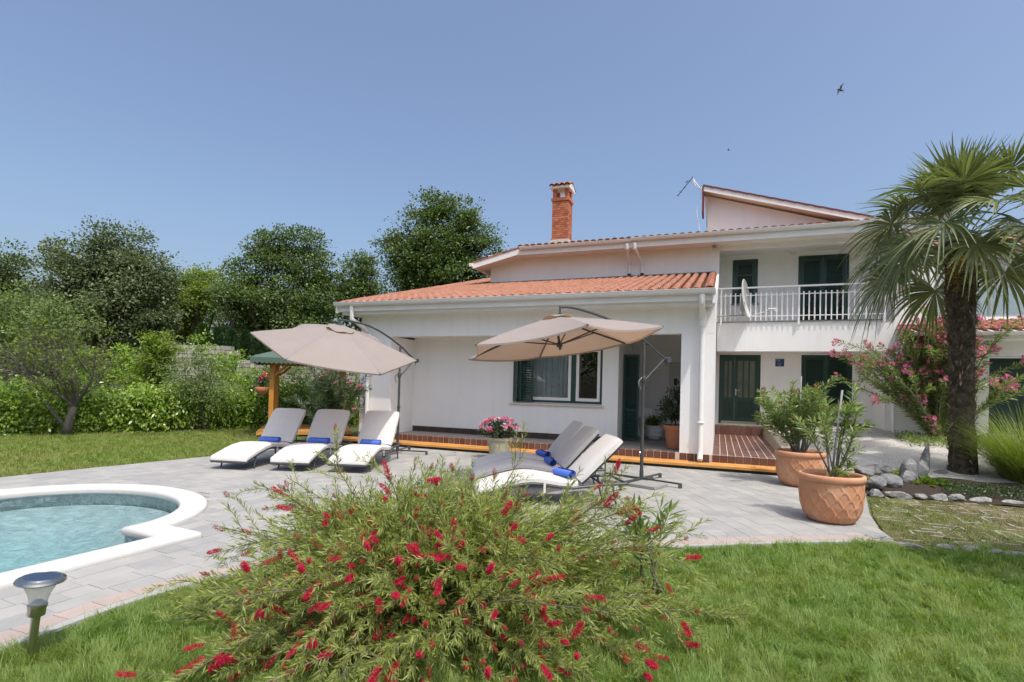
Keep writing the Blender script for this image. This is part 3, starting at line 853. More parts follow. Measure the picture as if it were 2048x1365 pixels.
# soffit + gutters
MB().box(AR0 + .06, -.21, -.50, -.002, 3.33, 3.46).box(-9.2, -9.002, -.002, 8, 3.34, 3.46).build('soffit', m_gutter, house)
def gutter(name, a0, a1, bc, zc, r=.075, par=house):
    V = []; n_ = 8
    prof = [(bc - r * math.cos(math.pi * k / n_), zc - r * math.sin(math.pi * k / n_) * 1.15) for k in range(n_ + 1)]
    prof = [(bc - r - .012, zc + .004), (bc - r - .012, zc + .014)][::-1] + prof
    prof2 = [(p[0] * .98 + bc * .02, p[1] + .008) for p in prof]
    F = []
    n2 = len(prof)
    V = [(a0, *p) for p in prof] + [(a1, *p) for p in prof]
    F = [(k, k + 1, n2 + k + 1, n2 + k) for k in range(n2 - 1)]
    F += [tuple(range(n2)), tuple(range(2 * n2 - 1, n2 - 1, -1))]
    g = MB().add(V, F)
    x = a0 + 1.2
    o = g.build(name, m_gutter, par, smooth=True, angle=.8)
    mr_ = MB()
    while x < a1 - .3:
        mr_.add([(x, p[0] - .0025, p[1] - .0025) for p in prof[2:]] + [(x + .02, p[0] - .0025, p[1] - .0025) for p in prof[2:]], [(k, k + 1, n2 - 2 + k + 1, n2 - 2 + k) for k in range(n2 - 3)]); x += 1.55
    if mr_.v: mr_.build('gutter_joint', m_white, o)
    return o
gutter('gutter', AR0 - .04, AR1 + .06, -.67, 3.605)
MB().box(AR0 + .02, AR1, -.602, -.501, 3.40, 3.585).build('fascia', m_gutter, house)
pipe = MB()
pipe.tube([(-.39, -.66, 3.52), (-.39, -.64, 3.36), (-.39, -.44, 3.20), (-.39, -.12, 3.14)], .062, 12).lathe([(.060, 0), (.072, .01), (.075, .30), (.068, .34)], 12, (-.39, -.10, 2.92)).tube([(-.39, -.10, 3.0), (-.39, -.10, .40), (-.39, -.12, .26), (-.39, -.20, .17)], .056, 12)
pipe.lathe([(.075, 0), (.078, .02), (.062, .035)], 12, (-.39, -.10, .92)).build('downpipe', m_white, house, smooth=True, angle=.7)
MB().tube([(-8.83, -.66, 3.52), (-8.83, -.64, 3.20), (-8.70, -.36, 3.02), (-8.70, -.08, 2.88), (-8.70, -.08, .3)], .055, 10).build('downpipe', m_white, house, smooth=True, angle=.7)

# upper roof
UE, UZ = 4.30, 6.04
US = .24
UA0, UA1 = -6.22, 5.2
def zu(b): return UZ + US * (b - UE)
ur = MB()
ur.hexa([(UA0, UE, UZ - .10), (UA1, UE, UZ - .10), (UA1, 9.5, zu(9.5) - .10), (UA0 + 5.2, 9.5, zu(9.5) - .10), (UA0, UE, UZ - .02), (UA1, UE, UZ - .02), (UA1, 9.5, zu(9.5) - .02), (UA0 + 5.2, 9.5, zu(9.5) - .02)])
LA = -7.78; LZ = UZ + .24 * (LA - UA0)
ur.hexa([(LA, UE, LZ - .10), (UA0, UE, UZ - .101), (UA0 + 5.2, 9.5, zu(9.5) - .101), (LA, 9.5, LZ - .10), (LA, UE, LZ - .02), (UA0, UE, UZ - .021), (UA0 + 5.2, 9.5, zu(9.5) - .021), (LA, 9.5, LZ - .02)])
uroof = ur.build('upper_roof', m_soffit, house)
us = math.atan(US)
for c in range(int((UA1 - UA0) / PT)):
    a = UA0 + .1 + c * PT
    put(tmesh[c % 3], 'roof_tile', m_tiledk, uroof, (a, UE - .05 + random.uniform(-.01, .01), UZ + .03), (us + .03, 0, random.uniform(-.02, .02)))
ut = MB()
for r in range(1, 13):
    b = UE - .05 + r * ROWP
    for c in range(int((UA1 - UA0) / PT)):
        a = UA0 + .1 + c * PT
        if a < UA0 + (b - UE) * 1.0: continue
        V, F = tile_at(a, b, zu(b) + .03, us + .03, tmesh[0]); ut.add(V, F)
ut.build('upper_roof_rows', m_tiledk, uroof, smooth=True, angle=.9, kind='stuff')
lt = MB()
for k in range(7):
    a = LA + .02 + k * .26
    lt.hexa([(a, UE - .06, LZ + .24 * (a - LA) - .012), (a + .28, UE - .06, LZ + .24 * (a + .28 - LA) - .012), (a + .28, 9, LZ + .24 * (a + .28 - LA) - .012), (a, 9, LZ + .24 * (a - LA) - .012)] +
            [(a, UE - .06, LZ + .24 * (a - LA) + .045), (a + .28, UE - .06, LZ + .24 * (a + .28 - LA) + .022), (a + .28, 9, LZ + .24 * (a + .28 - LA) + .022), (a, 9, LZ + .24 * (a - LA) + .045)])
lt.build('left_roof_tiles', m_tiledk, uroof, kind='stuff')
gutter('gutter', UA0 + .1, -2.62, UE - .07, UZ + .005, .07); gutter('gutter', -2.60, UA1 + .05, UE - .07, UZ + .03, .07)
MB().box(UA0, UA1, UE - .015, UE + .08, UZ - .22, UZ - .03).build('fascia', m_gutter, house)
MB().box(-7.30, UA1, UE + .081, 4.899, UZ - .20, UZ - .13).build('soffit', m_soffit, house)
MB().box(-.09, 4.249, 4.9, 6.249, UZ - .195, UZ - .12).build('balcony_ceiling', m_soffit, house)
MB().box(-.12, 4.249, 4.85, 5.05, UZ - .32, UZ - .199).build('balcony_beam', m_wall, house)
MB().prism([(LA - .02, LZ - .20), (UA0 + .05, UZ - .20), (UA0 + .05, UZ - .01), (LA - .02, LZ - .01)], 'y', UE - .04, UE - .0).build('barge_board', m_white, house)
MB().box(LA - .14, LA - .021, UE - .1, 9.4, LZ - .13, LZ - .02).build('gutter', m_gutter, house)
MB().prism([(LA, LZ - .19), (UA0, UZ - .19), (UA0, UZ - .13), (LA, LZ - .13)], 'y', UE + .001, 4.899).build('soffit', m_soffit, house)
for (a, da) in ((-2.70, .0), (-2.47, .16)):
    MB().lathe([(.045, -.02), (.06, 0), (.062, .18)], 10, (a, UE - .05, UZ - .28)).tube([(a, UE - .05, UZ - .24), (a + da * .5, UE + .25, UZ - .42), (a + da, 4.83, UZ - .62), (a + da, 4.83, zr(4.8) + .18)], .042, 10).build('downpipe', m_white, house, smooth=True, angle=.7)
    MB().lathe([(.04, 0), (.055, .01), (.055, .09), (.04, .1)], 10, (a + da, 4.80, zr(4.8) + .08)).build('pipe_shoe', m_black, house, smooth=True, angle=.7)
MB().box(-.30, -.20, 4.70, 4.86, 5.80, 5.83).box(-.27, -.21, 4.60, 4.70, 5.74, 5.80).tube([(-.24, 4.8, 5.83), (-.24, 4.82, 5.9)], .02, 6).build('motion_sensor', m_drip, house)
# high shed-roofed part
GA0, GA1, GB = -.50, 3.95, 6.85
gz0, gz1 = 8.02, 6.655
gw = MB().prism([(GA0, 6.3), (GA1, 6.3), (GA1, gz1 - .05), (GA0, gz0)], 'y', GB, GB + .2).box(GA0, GA0 + .2, GB + .21, 10, 6.3, gz0 - .05).build('clerestory_wall', m_wall, house)
gs = (gz1 - gz0) / (GA1 - GA0)
def zg(a): return gz0 + .14 + gs * (a - GA0)
MB().hexa([(GA0 - .12, GB - .36, zg(GA0 - .12) - .08), (GA1 + .12, GB - .36, zg(GA1 + .12) - .08), (GA1 + .12, 11, zg(GA1 + .12) - .08), (GA0 - .12, 11, zg(GA0 - .12) - .08),
          (GA0 - .12, GB - .36, zg(GA0 - .12)), (GA1 + .12, GB - .36, zg(GA1 + .12)), (GA1 + .12, 11, zg(GA1 + .12)), (GA0 - .12, 11, zg(GA0 - .12))]).build('clerestory_roof', m_soffit, house)
bg_ = MB(); bt_ = MB(); nseg = 14
for i in range(nseg):
    a_, b_ = GA0 - .14 + (GA1 + .28 - GA0) * i / nseg, GA0 - .14 + (GA1 + .28 - GA0) * (i + 1) / nseg
    bg_.prism([(a_, zg(a_) - .13), (b_, zg(b_) - .13), (b_, zg(b_) + .02), (a_, zg(a_) + .04)], 'y', GB - .41, GB - .361)
    bt_.prism([(a_, zg(a_) + .041), (b_, zg(b_) + .021), (b_, zg(b_) + .065), (a_, zg(a_) + .075)], 'y', GB - .44, GB - .2)
bg_.build('barge_board', m_white, house); bt_.build('barge_tiles', m_redtrim, house, kind='stuff')
MB().box(GA0 - .17, GA0 - .121, GB - .43, GB + .25, 7.35, zg(GA0) + .07).build('end_trim', m_redtrim, house)

# ------------------------------------------------------------------ chimney
CA0, CA1, CB0, CB1 = -5.49, -4.92, 5.60, 6.12
chm = MB().box(CA0 - .05, CA1 + .05, CB0 - .05, CB1 + .05, 6.2, 6.60).build('chimney', M('chimney_base', (.55, .52, .48), .9, .15, 9, .3, 40), house)
MB().box(CA0 + .012, CA1 - .012, CB0 + .012, CB1 - .012, 6.60, 7.94).build('mortar_core', m_mortar, chm)
bk = MB(); z = 6.605; r = 0
while z < 7.92:
    off = .07 if r % 2 else 0
    for (s0, s1, fx) in ((CA0, CA1, 'f'), (CA0, CA1, 'k'), (CB0, CB1, 'l'), (CB0, CB1, 'r')):
        p = s0 - off + (.0 if fx in 'fk' else .07)
        while p < s1:
            a_, b_ = max(p, s0), min(p + .135, s1)
            if b_ - a_ > .02:
                j = random.uniform(-.003, .003)
                if fx == 'f': bk.box(a_, b_, CB0 + j, CB0 + .05, z, z + .062)
                elif fx == 'k': bk.box(a_, b_, CB1 - .05, CB1 + j, z, z + .062)
                elif fx == 'l': bk.box(CA0 + j, CA0 + .05, a_ + .051, b_ - .0, z, z + .062) if a_ + .051 < b_ else None
                else: bk.box(CA1 - .05, CA1 + j, a_ + .051, b_, z, z + .062) if a_ + .051 < b_ else None
            p += .147
    z += .073; r += 1
bk.build('brickwork', m_brick, chm, kind='stuff')
MB().box(CA0 - .03, CA1 + .03, CB0 - .03, CB1 + .03, 6.601, 6.64).build('brick_course', m_brick, chm)
MB().box(CA0 - .035, CA1 + .035, CB0 - .035, CB1 + .035, 7.93, 8.04).build('corbel', m_brick, chm, bevel=.006)
for (x, y) in ((CA0 + .01, CB0 + .01), (CA1 - .13, CB0 + .01), (CA0 + .01, CB1 - .13), (CA1 - .13, CB1 - .13)):
    MB().box(x, x + .12, y, y + .12, 8.041, 8.34).build('cap_post', m_brick, chm)
MB().box(CA0 + .14, CA1 - .14, CB0 + .2, CB1 - .2, 8.041, 8.10).build('flue', m_rockpale, chm)
cm = (CB0 + CB1) / 2
MB().prism([(CB0 - .13, 8.341), (CB1 + .13, 8.341), (CB1 + .13, 8.40), (cm, 8.56), (CB0 - .13, 8.40)], 'x', CA0 - .06, CA1 + .06).build('cap', m_white, chm)
ct = MB()
for c in range(4):
    a = CA0 + .02 + c * .178
    V, F = tile_at(a, CB0 - .17, 8.405, .46, tmesh[0]); ct.add(V, F)
    R3 = Matrix.Rotation(math.pi, 3, 'Z')
    V = [tuple(R3 @ Vector((v[0] - a, v[1] - cm, v[2])) + Vector((a, cm, 0))) for v in V]; ct.add(V, F)
ct.tube([(CA0 - .08, cm, 8.575), (CA1 + .08, cm, 8.575)], .06, 8)
ct.build('cap_tiles', m_tile, chm, smooth=True, angle=.9, kind='stuff')

# ------------------------------------------------------------------ right wing beyond the palm
wing = empty('garage_wing', HO, -TH, 'low right-hand wing with tiled eave, dark garage opening and glass balcony behind the palm', 'building')
MB().box(4.35, 14, 4.62, 5.0, 2.62, 3.0).build('beam', m_wall, wing)
MB().box(4.35, 14, 4.1, 4.62, 3.02, 3.09).box(5.102, 6.15, 4.63, 5.0, -.05, 2.62).build('wing_wall', m_wall, wing)
MB().box(6.15, 14, 5.6, 5.7, .3, 2.62).build('garage_door', m_greendk, wing)
for i in range(40): MB().box(6.2, 13.9, 5.57, 5.599, .35 + i * .055, .385 + i * .055).build('door_slat', m_greendk, wing)
wr = MB().hexa([(4.30, 4.0, 3.10), (14, 4.0, 3.10), (14, 6.0, 3.58), (4.3, 6.0, 3.58), (4.3, 4.0, 3.16), (14, 4.0, 3.16), (14, 6.0, 3.64), (4.3, 6.0, 3.64)]).build('roof', m_soffit, wing)
for r in range(5):
    for c in range(26):
        b = 3.95 + r * .34
        put(tmesh[(c + r) % 3], 'roof_tile', m_tile, wr, (4.40 + c * PT, b, 3.19 + .24 * (b - 4.0)), (.27, 0, random.uniform(-.02, .02)))
gutter('gutter', 4.28, 14, 3.92, 3.14, .07, wing)
MB().box(5.105, 14, 6.0, 6.3, 3.60, 3.66).box(5.105, 14, 5.9, 6.0, 3.66, 3.74).build('balcony_slab', m_white, wing)
MB().box(5.2, 14, 5.94, 5.955, 3.80, 4.55).build('balustrade_glass', GLASS('pale_glass', (.72, .80, .80), 2.), wing)
for a in (5.3, 6.6, 7.9, 9.2): MB().box(a, a + .05, 5.92, 5.97, 3.74, 4.6).build('post', m_steel, wing)
MB().box(5.3, 14, 8.0, 8.2, 3.6, 6.1).build('upper_wall', m_wall, wing)
MB().prism([(7.3, 6.0), (11, 7.0), (11, 7.1), (7.3, 6.1)], 'x', 5.2, 14).build('upper_roof', m_tiledk, wing)
# ------------------------------------------------------------------ umbrellas
def umbrella(P, c, tx, ty, ph, R, apex_h, label, lean=0.0, slabs=True):
    P = Vector((P[0], P[1], 0)); c = Vector(c)
    root = empty('cantilever_umbrella', P, label=label, cat='umbrella', group='cantilever umbrellas on the patio')
    cl = c - P
    d = Vector((cl.x, cl.y, 0)); Ld = d.length; d.normalize()
    nrm = Vector((tx, ty, 1)).normalized()
    e1 = Vector((0, 1, 0)).cross(nrm).normalized(); e2 = nrm.cross(e1)
    cor = [cl + (e1 * math.cos(ph + k * math.pi / 3) + e2 * math.sin(ph + k * math.pi / 3)) * R for k in range(6)]
    top = cl + nrm * apex_h
    mb = MB(); n_ = 8
    for k in range(6):
        A_, B_ = cor[k], cor[(k + 1) % 6]; idx = {}
        V = []; F = []
        for i in range(n_ + 1):
            for j in range(i + 1):
                t = i / n_; u = j / i if i else 0
                p = top.lerp(A_.lerp(B_, u), t)
                sag = (u * (1 - u) * 4) * t * .055
                p = p - nrm * sag - ((A_ + B_) / 2 - cl).normalized() * (u * (1 - u) * 4) * .07 * t * t + nrm * (.10 * t * (1 - t))
                idx[(i, j)] = len(V); V.append(p)
        for i in range(n_):
            for j in range(i + 1):
                F.append((idx[(i, j)], idx[(i + 1, j)], idx[(i + 1, j + 1)]))
                if j < i: F.append((idx[(i, j)], idx[(i + 1, j + 1)], idx[(i, j + 1)]))
        mb.add(V, F)
        # short hem
        V = []
        for j in range(n_ + 1):
            u = j / n_; q = A_.lerp(B_, u) - nrm * (u * (1 - u) * 4) * .055 - ((A_ + B_) / 2 - cl).normalized() * (u * (1 - u) * 4) * .07
            V += [q, q - nrm * .028]
        mb.add(V, [(2 * j, 2 * j + 1, 2 * j + 3, 2 * j + 2) for j in range(n_)])
    can = mb.build('canopy', m_canvas, root, smooth=True, angle=.5)
    vt = MB(); K = 24
    for k in range(K):
        a0, a1 = 2 * math.pi * k / K, 2 * math.pi * (k + 1) / K
        def rp(a, s): 
            wv = .02 * math.sin(a * 5) + .012 * math.sin(a * 3 + 1)
            return top + (e1 * math.cos(a) + e2 * math.sin(a)) * s + nrm * (.035 - s * .24 + (wv if s > .2 else 0))
        vt.add([rp(a0, .02), rp(a0, .27), rp(a1, .27), rp(a1, .02)], [(0, 1, 2, 3)])
    vt.build('vent_cap', m_canvas, can, smooth=True)
    hub = cl - nrm * .02
    for k in range(6):
        A_ = cor[k]; ribtop = top - nrm * .05
        rib = MB().bar(ribtop, A_ * 1.0 - nrm * .012, .018, .028).build('rib', m_metal, root)
        mid = ribtop.lerp(A_, .52) - nrm * .01
        MB().bar(hub, mid, .014, .02).build('strut', m_metal, rib)
    MB().tube([top - nrm * .06, cl - nrm * .10], .02, 8).lathe([(.0, -.05), (.045, -.04), (.05, .02), (.02, .05)], 10, tuple(hub)).build('hub', m_metal, root, smooth=True, angle=.7)
    def S(s, z): return d * s + Vector((0, 0, z))
    MB().tube([(0, 0, .04), (0, 0, 1.05)], .030, 12).tube([(0, 0, 1.02), (0, 0, 2.42)], .025, 12).lathe([(.034, 0), (.040, .01), (.040, .10), (.034, .11)], 12, (0, 0, 1.72)).lathe([(.033, 0), (.036, .01), (.036, .05), (.033, .06)], 12, (0, 0, 1.02)).build('pole', m_metal, root, smooth=True, angle=.7)
    zt = top.z
    arm = [S(-.52, 2.13), S(-.25, 2.29), S(0, 2.44), S(.5, 2.66), S(1.0, 2.80), S(Ld - .25, zt + .16), S(Ld, zt + .15)]
    pts = []
    for i in range(len(arm) - 1):
        p0 = arm[max(i - 1, 0)]; p1 = arm[i]; p2 = arm[i + 1]; p3 = arm[min(i + 2, len(arm) - 1)]
        for k in range(5):
            t = k / 5; pts.append(.5 * ((2 * p1) + (p2 - p0) * t + (2 * p0 - 5 * p1 + 4 * p2 - p3) * t * t + (3 * p1 - p0 - 3 * p2 + p3) * t ** 3))
    pts.append(arm[-1])
    ar = MB().tube(pts, .021, 10).build('arm', m_metal, root, smooth=True, angle=.7)
    MB().tube([S(Ld, zt + .17), S(Ld, zt - .02)], .018, 8).lathe([(.03, 0), (.03, .05)], 8, tuple(S(Ld, zt + .0)), True).build('bracket', m_metal, ar, smooth=True, angle=.7)
    MB().tube([S(-.48, 2.15), S(-.03, 1.76)], .017, 8).build('brace', m_metal, root, smooth=True, angle=.7)
    nn = Vector((-d.y, d.x, 0))
    kp = S(-.53, 2.13)
    MB().tube([kp - nn * .05, kp + nn * .06], .052, 12).tube([kp + nn * .0, kp + Vector((0, 0, -.11))], .008, 6).build('crank', m_metal, root, smooth=True, angle=.7)
    MB().tube([(-.04, -.03, 1.80), (-.09, -.05, 1.74), (-.085, -.05, 1.66), (-.045, -.03, 1.60)], .012, 8).tube([Vector((-.03, -.03, .52)), Vector((-.06, -.05, .50)), Vector((-.05, -.05, .60))], .008, 6).build('handle', m_steel, root, smooth=True, angle=.7)
    ft = MB(); ang0 = math.atan2(d.y, d.x) + .35
    for k in range(4):
        a = ang0 + k * math.pi / 2; v = Vector((math.cos(a), math.sin(a), 0))
        ft.bar(Vector((0, 0, .07)) + v * .03, v * .72 + Vector((0, 0, .07)), .04, .025)
        ft.box(v.x * .70 - .025, v.x * .70 + .025, v.y * .70 - .025, v.y * .70 + .025, .003, .07)
    ft.tube([(0, 0, .05), (0, 0, .2)], .036, 10); ft.build('base_cross', m_metal, root)
    if slabs:
        for k in range(4):
            a = ang0 + k * math.pi / 2; u = Vector((math.cos(a), math.sin(a), 0)); v = Vector((-u.y, u.x, 0))
            g = .03; Q = [u * g + v * g, u * .5 + v * g, u * .5 + v * .5, u * g + v * .5]
            if k in (0, 3, 2):
                MB().hexa([(q.x, q.y, .004) for q in Q] + [(q.x, q.y, .052) for q in Q]).build('ballast_slab', m_slab, root, bevel=.004)
    return root
umbrella((2.27, 9.25), (.732, 8.427, 2.291), -.146, .062, -2.469, 1.6, .43, 'taupe cantilever umbrella tilted away, its brown underside showing, nearest the column')
umbrella((-2.56, 12.2), (-3.497, 10.688, 2.292), .233, -.277, -1.756, 1.6, .41, 'taupe cantilever umbrella showing its top over the three left loungers', slabs=False)

# ------------------------------------------------------------------ loungers
LW = .72
PROF = [(0, .235), (.03, .262), (.12, .285), (.35, .352), (.58, .405), (.72, .418), (.88, .405), (1.10, .368), (1.28, .352), (1.36, .36)]
bd = math.radians(50); BL = .80
def lounger(x, y, ang, label, group, bang=50, shade=False):
    """x,y foot end; ang direction of the head"""
    root = empty('sun_lounger', (x, y, 0), ang, label, 'sun lounger', group)
    b_ = math.radians(bang)
    def path(off):
        P = []
        for i, (s, z) in enumerate(PROF):
            j0, j1 = max(i - 1, 0), min(i + 1, len(PROF) - 1); t = Vector((PROF[j1][0] - PROF[j0][0], PROF[j1][1] - PROF[j0][1])).normalized()
            P.append((s - t.y * off, z + t.x * off))
        return P
    def slabm(pts_top, pts_bot, w_, crown, name, m, par):
        n_ = len(pts_top); K = 8; mb = MB()
        ring = []
        for i in range(n_):
            row = []
            e = min(i, n_ - 1 - i); pin = .012 if e == 0 else 0
            for k in range(K + 1):
                u = -1 + 2 * k / K; yy = (w_ / 2 - pin) * u; edge = 1 - abs(u) ** 6
                zt = pts_top[i][1] - (1 - edge) * .028 + crown * (1 - u * u)
                row.append((pts_top[i][0], yy, zt))
            for k in range(K, -1, -1):
                u = -1 + 2 * k / K; row.append((pts_bot[i][0], (w_ / 2 - pin) * u, pts_bot[i][1]))
            ring.append(row)
        V = [p for r_ in ring for p in r_]; q = len(ring[0]); F = []
        for i in range(n_ - 1):
            for k in range(q): F.append((i * q + k, i * q + (k + 1) % q, (i + 1) * q + (k + 1) % q, (i + 1) * q + k))
        F.append(tuple(range(q - 1, -1, -1))); F.append(tuple(range((n_ - 1) * q, n_ * q)))
        return mb.add(V, F).build(name, m, par, smooth=True, angle=.9)
    hx, hz = 1.37, .365
    seat = slabm([(s, z + .0) for s, z in path(0.0)], [(s, z - .075) for s, z in path(0.0)], LW, .008, 'seat_cushion', m_cush, root)
    N_ = 9
    bt = [(hx + math.cos(b_) * BL * i / N_ - math.sin(b_) * (.02 + .02 * math.sin(3.1 * i / N_)), hz + math.sin(b_) * BL * i / N_ + math.cos(b_) * (.02 + .02 * math.sin(3.1 * i / N_))) for i in range(N_ + 1)]
    bb_ = [(hx + math.cos(b_) * BL * i / N_ + math.sin(b_) * .055, hz + math.sin(b_) * BL * i / N_ - math.cos(b_) * .055) for i in range(N_ + 1)]
    # back cushion: offset along its own normal
    mb = MB(); K = 8; V = []; q = 2 * (K + 1)
    for i in range(N_ + 1):
        pin = .02 if i in (0, N_) else 0
        for k in range(K + 1):
            u = -1 + 2 * k / K; ed = abs(u) ** 6
            V.append((bt[i][0] + math.sin(b_) * .028 * ed - math.sin(b_) * .006 * (1 - u * u), (LW / 2 - pin) * u, bt[i][1] - math.cos(b_) * .028 * ed + math.cos(b_) * .006 * (1 - u * u)))
        for k in range(K, -1, -1):
            u = -1 + 2 * k / K; V.append((bb_[i][0], (LW / 2 - pin) * u, bb_[i][1]))
    F = []
    for i in range(N_):
        for k in range(q): F.append((i * q + k, i * q + (k + 1) % q, (i + 1) * q + (k + 1) % q, (i + 1) * q + k))
    F.append(tuple(range(q - 1, -1, -1))); F.append(tuple(range(N_ * q, (N_ + 1) * q)))
    mb.add(V, F).build('back_cushion', m_cush, root, smooth=True, angle=.9)
    # frame: side rails following the wave, wicker bed, back panel, legs, stay
    fr_ = MB()
    rp = [(s, z - .098) for s, z in path(0.0)] + [(1.75, .30), (2.05, .31)]
    for sy in (-1, 1):
        fr_.tube([(s, sy * (LW / 2 - .02), z) for s, z in rp], .020, 8)
    fr_.tube([(rp[0][0] + .01, -LW / 2 + .02, rp[0][1]), (rp[0][0] + .01, LW / 2 - .02, rp[0][1])], .02, 8)
    fr_.tube([(2.05, -LW / 2 + .02, .31), (2.05, LW / 2 - .02, .31)], .02, 8).tube([(1.72, -LW / 2 + .02, .30), (1.72, LW / 2 - .02, .30)], .016, 8)
    fr_.build('frame', m_metal, root, smooth=True, angle=.8)
    wk = MB(); P0 = path(0)
    wk.add([(s, sy * (LW / 2 - .03), z - .08) for (s, z) in P0 for sy in (-1, 1)] + [(s, sy * (LW / 2 - .03), z - .10) for (s, z) in P0 for sy in (-1, 1)],
           [(2 * i, 2 * i + 1, 2 * i + 3, 2 * i + 2) for i in range(len(P0) - 1)] + [(2 * len(P0) + 2 * i, 2 * len(P0) + 2 * i + 2, 2 * len(P0) + 2 * i + 3, 2 * len(P0) + 2 * i + 1) for i in range(len(P0) - 1)])
    wk.build('wicker_bed', m_wick, root)
    c_, s_ = math.cos(b_), math.sin(b_)
    bp_ = MB()
    e0 = Vector((hx + s_ * .062, 0, hz - c_ * .062)); e1 = e0 + Vector((c_ * (BL - .03), 0, s_ * (BL - .03)))
    bp_.hexa([tuple(e0 + Vector((0, -LW / 2 + .03, 0))), tuple(e0 + Vector((0, LW / 2 - .03, 0))), tuple(e0 + Vector((s_ * .03, LW / 2 - .03, -c_ * .03))), tuple(e0 + Vector((s_ * .03, -LW / 2 + .03, -c_ * .03))),
              tuple(e1 + Vector((0, -LW / 2 + .03, 0))), tuple(e1 + Vector((0, LW / 2 - .03, 0))), tuple(e1 + Vector((s_ * .03, LW / 2 - .03, -c_ * .03))), tuple(e1 + Vector((s_ * .03, -LW / 2 + .03, -c_ * .03)))])
    bp_.build('wicker_back', m_wick, root)
    for sy in (-1, 1):
        for sx in (.30, 1.85):
            zt = .24 if sx < 1 else .29
            MB().tube([(sx, sy * (LW / 2 - .04), zt), (sx + (-.05 if sx < 1 else .06), sy * (LW / 2 - .03), .004)], [.018, .014], 8).build('leg', m_metal, root, smooth=True, angle=.8)
        MB().tube([tuple(e0.lerp(e1, .6) + Vector((.03, sy * .22, -.03))), (1.78, sy * .22, .30)], .010, 6).build('stay', m_metal, root)
    # tie straps
    MB().box(.88, .91, -LW / 2 - .004, -LW / 2 + .004, .20, .36).build('strap', m_cush, root)
    return root
def towel(x, y, z, ang, label, L_=.40, r=.062):
    mb = MB(); turns = 3.2; K = 52
    V = []
    sp = []
    for i in range(K + 1):
        t = i / K; a = t * turns * 2 * math.pi; rr = .012 + (r - .012) * t; sp.append((rr * math.cos(a), rr * math.sin(a) * .92))
    for s_ in (-.5, -.25, 0, .25, .5):
        for p in sp: V.append((p[0], s_ * L_ + .006 * math.sin(p[0] * 90), p[1] + r * .92))
    q = K + 1
    F = [(j * q + i, j * q + i + 1, (j + 1) * q + i + 1, (j + 1) * q + i) for j in range(4) for i in range(K)]
    mb.add(V, F)
    return mb.build('rolled_towel', m_towel, smooth=True, loc=(x, y, z), rot=(0, 0, ang), label=label, cat='towel', group='rolled blue towels on the loungers')
GL = 'sun loungers with cream cushions'
lg = []
for (fx, fy, hx_, hy_, lb) in ((-4.95, 9.45, -4.72, 10.85, 'lawnmost of the three cream loungers under the left umbrella'),
                               (-3.86, 9.42, -3.76, 10.85, 'middle one of the three cream loungers under the left umbrella'),
                               (-2.84, 9.40, -2.72, 10.85, 'cream lounger nearest the terrace wall under the left umbrella, corner of back sunlit')):
    a = math.atan2(hy_ - fy, hx_ - fx); lounger(fx, fy, a, lb, GL, 52); lg.append((fx, fy, a))
for (fx, fy, hx_, hy_, lb) in ((-.47, 7.36, .91, 7.58, 'sunlit cream lounger nearest the red shrub, right of the patio'),
                               (-.58, 8.52, .80, 8.74, 'shaded grey-looking lounger in the middle of the right-hand three'),
                               (-.64, 9.44, .74, 9.66, 'shaded lounger closest to the house in the right-hand three')):
    a = math.atan2(hy_ - fy, hx_ - fx); lounger(fx, fy, a, lb, GL, 44 if 'nearest' in lb else (47 if 'middle' in lb else 50)); lg.append((fx, fy, a))
tl_ = ['blue rolled towel on the lounger nearest the lawn', 'blue rolled towel on the middle lounger of the left three', 'blue rolled towel on the left-hand lounger nearest the terrace',
       'crumpled-looking sunlit blue towel on the lounger nearest the red shrub', 'blue towel roll on the middle shaded lounger at right', 'blue towel roll on the shaded lounger closest to the house']
for i, (fx, fy, a) in enumerate(lg):
    dx = 1.22; off = .02 if i < 3 else -.1
    px_ = fx + math.cos(a) * dx - math.sin(a) * off; py_ = fy + math.sin(a) * dx + math.cos(a) * off
    towel(px_, py_, .362, a + (0 if i < 3 else .15) + (.05, -.04, .03, .3, -.12, .1)[i], tl_[i], (.40, .42, .39, .36, .40, .38)[i], (.060, .064, .058, .066, .060, .062)[i])

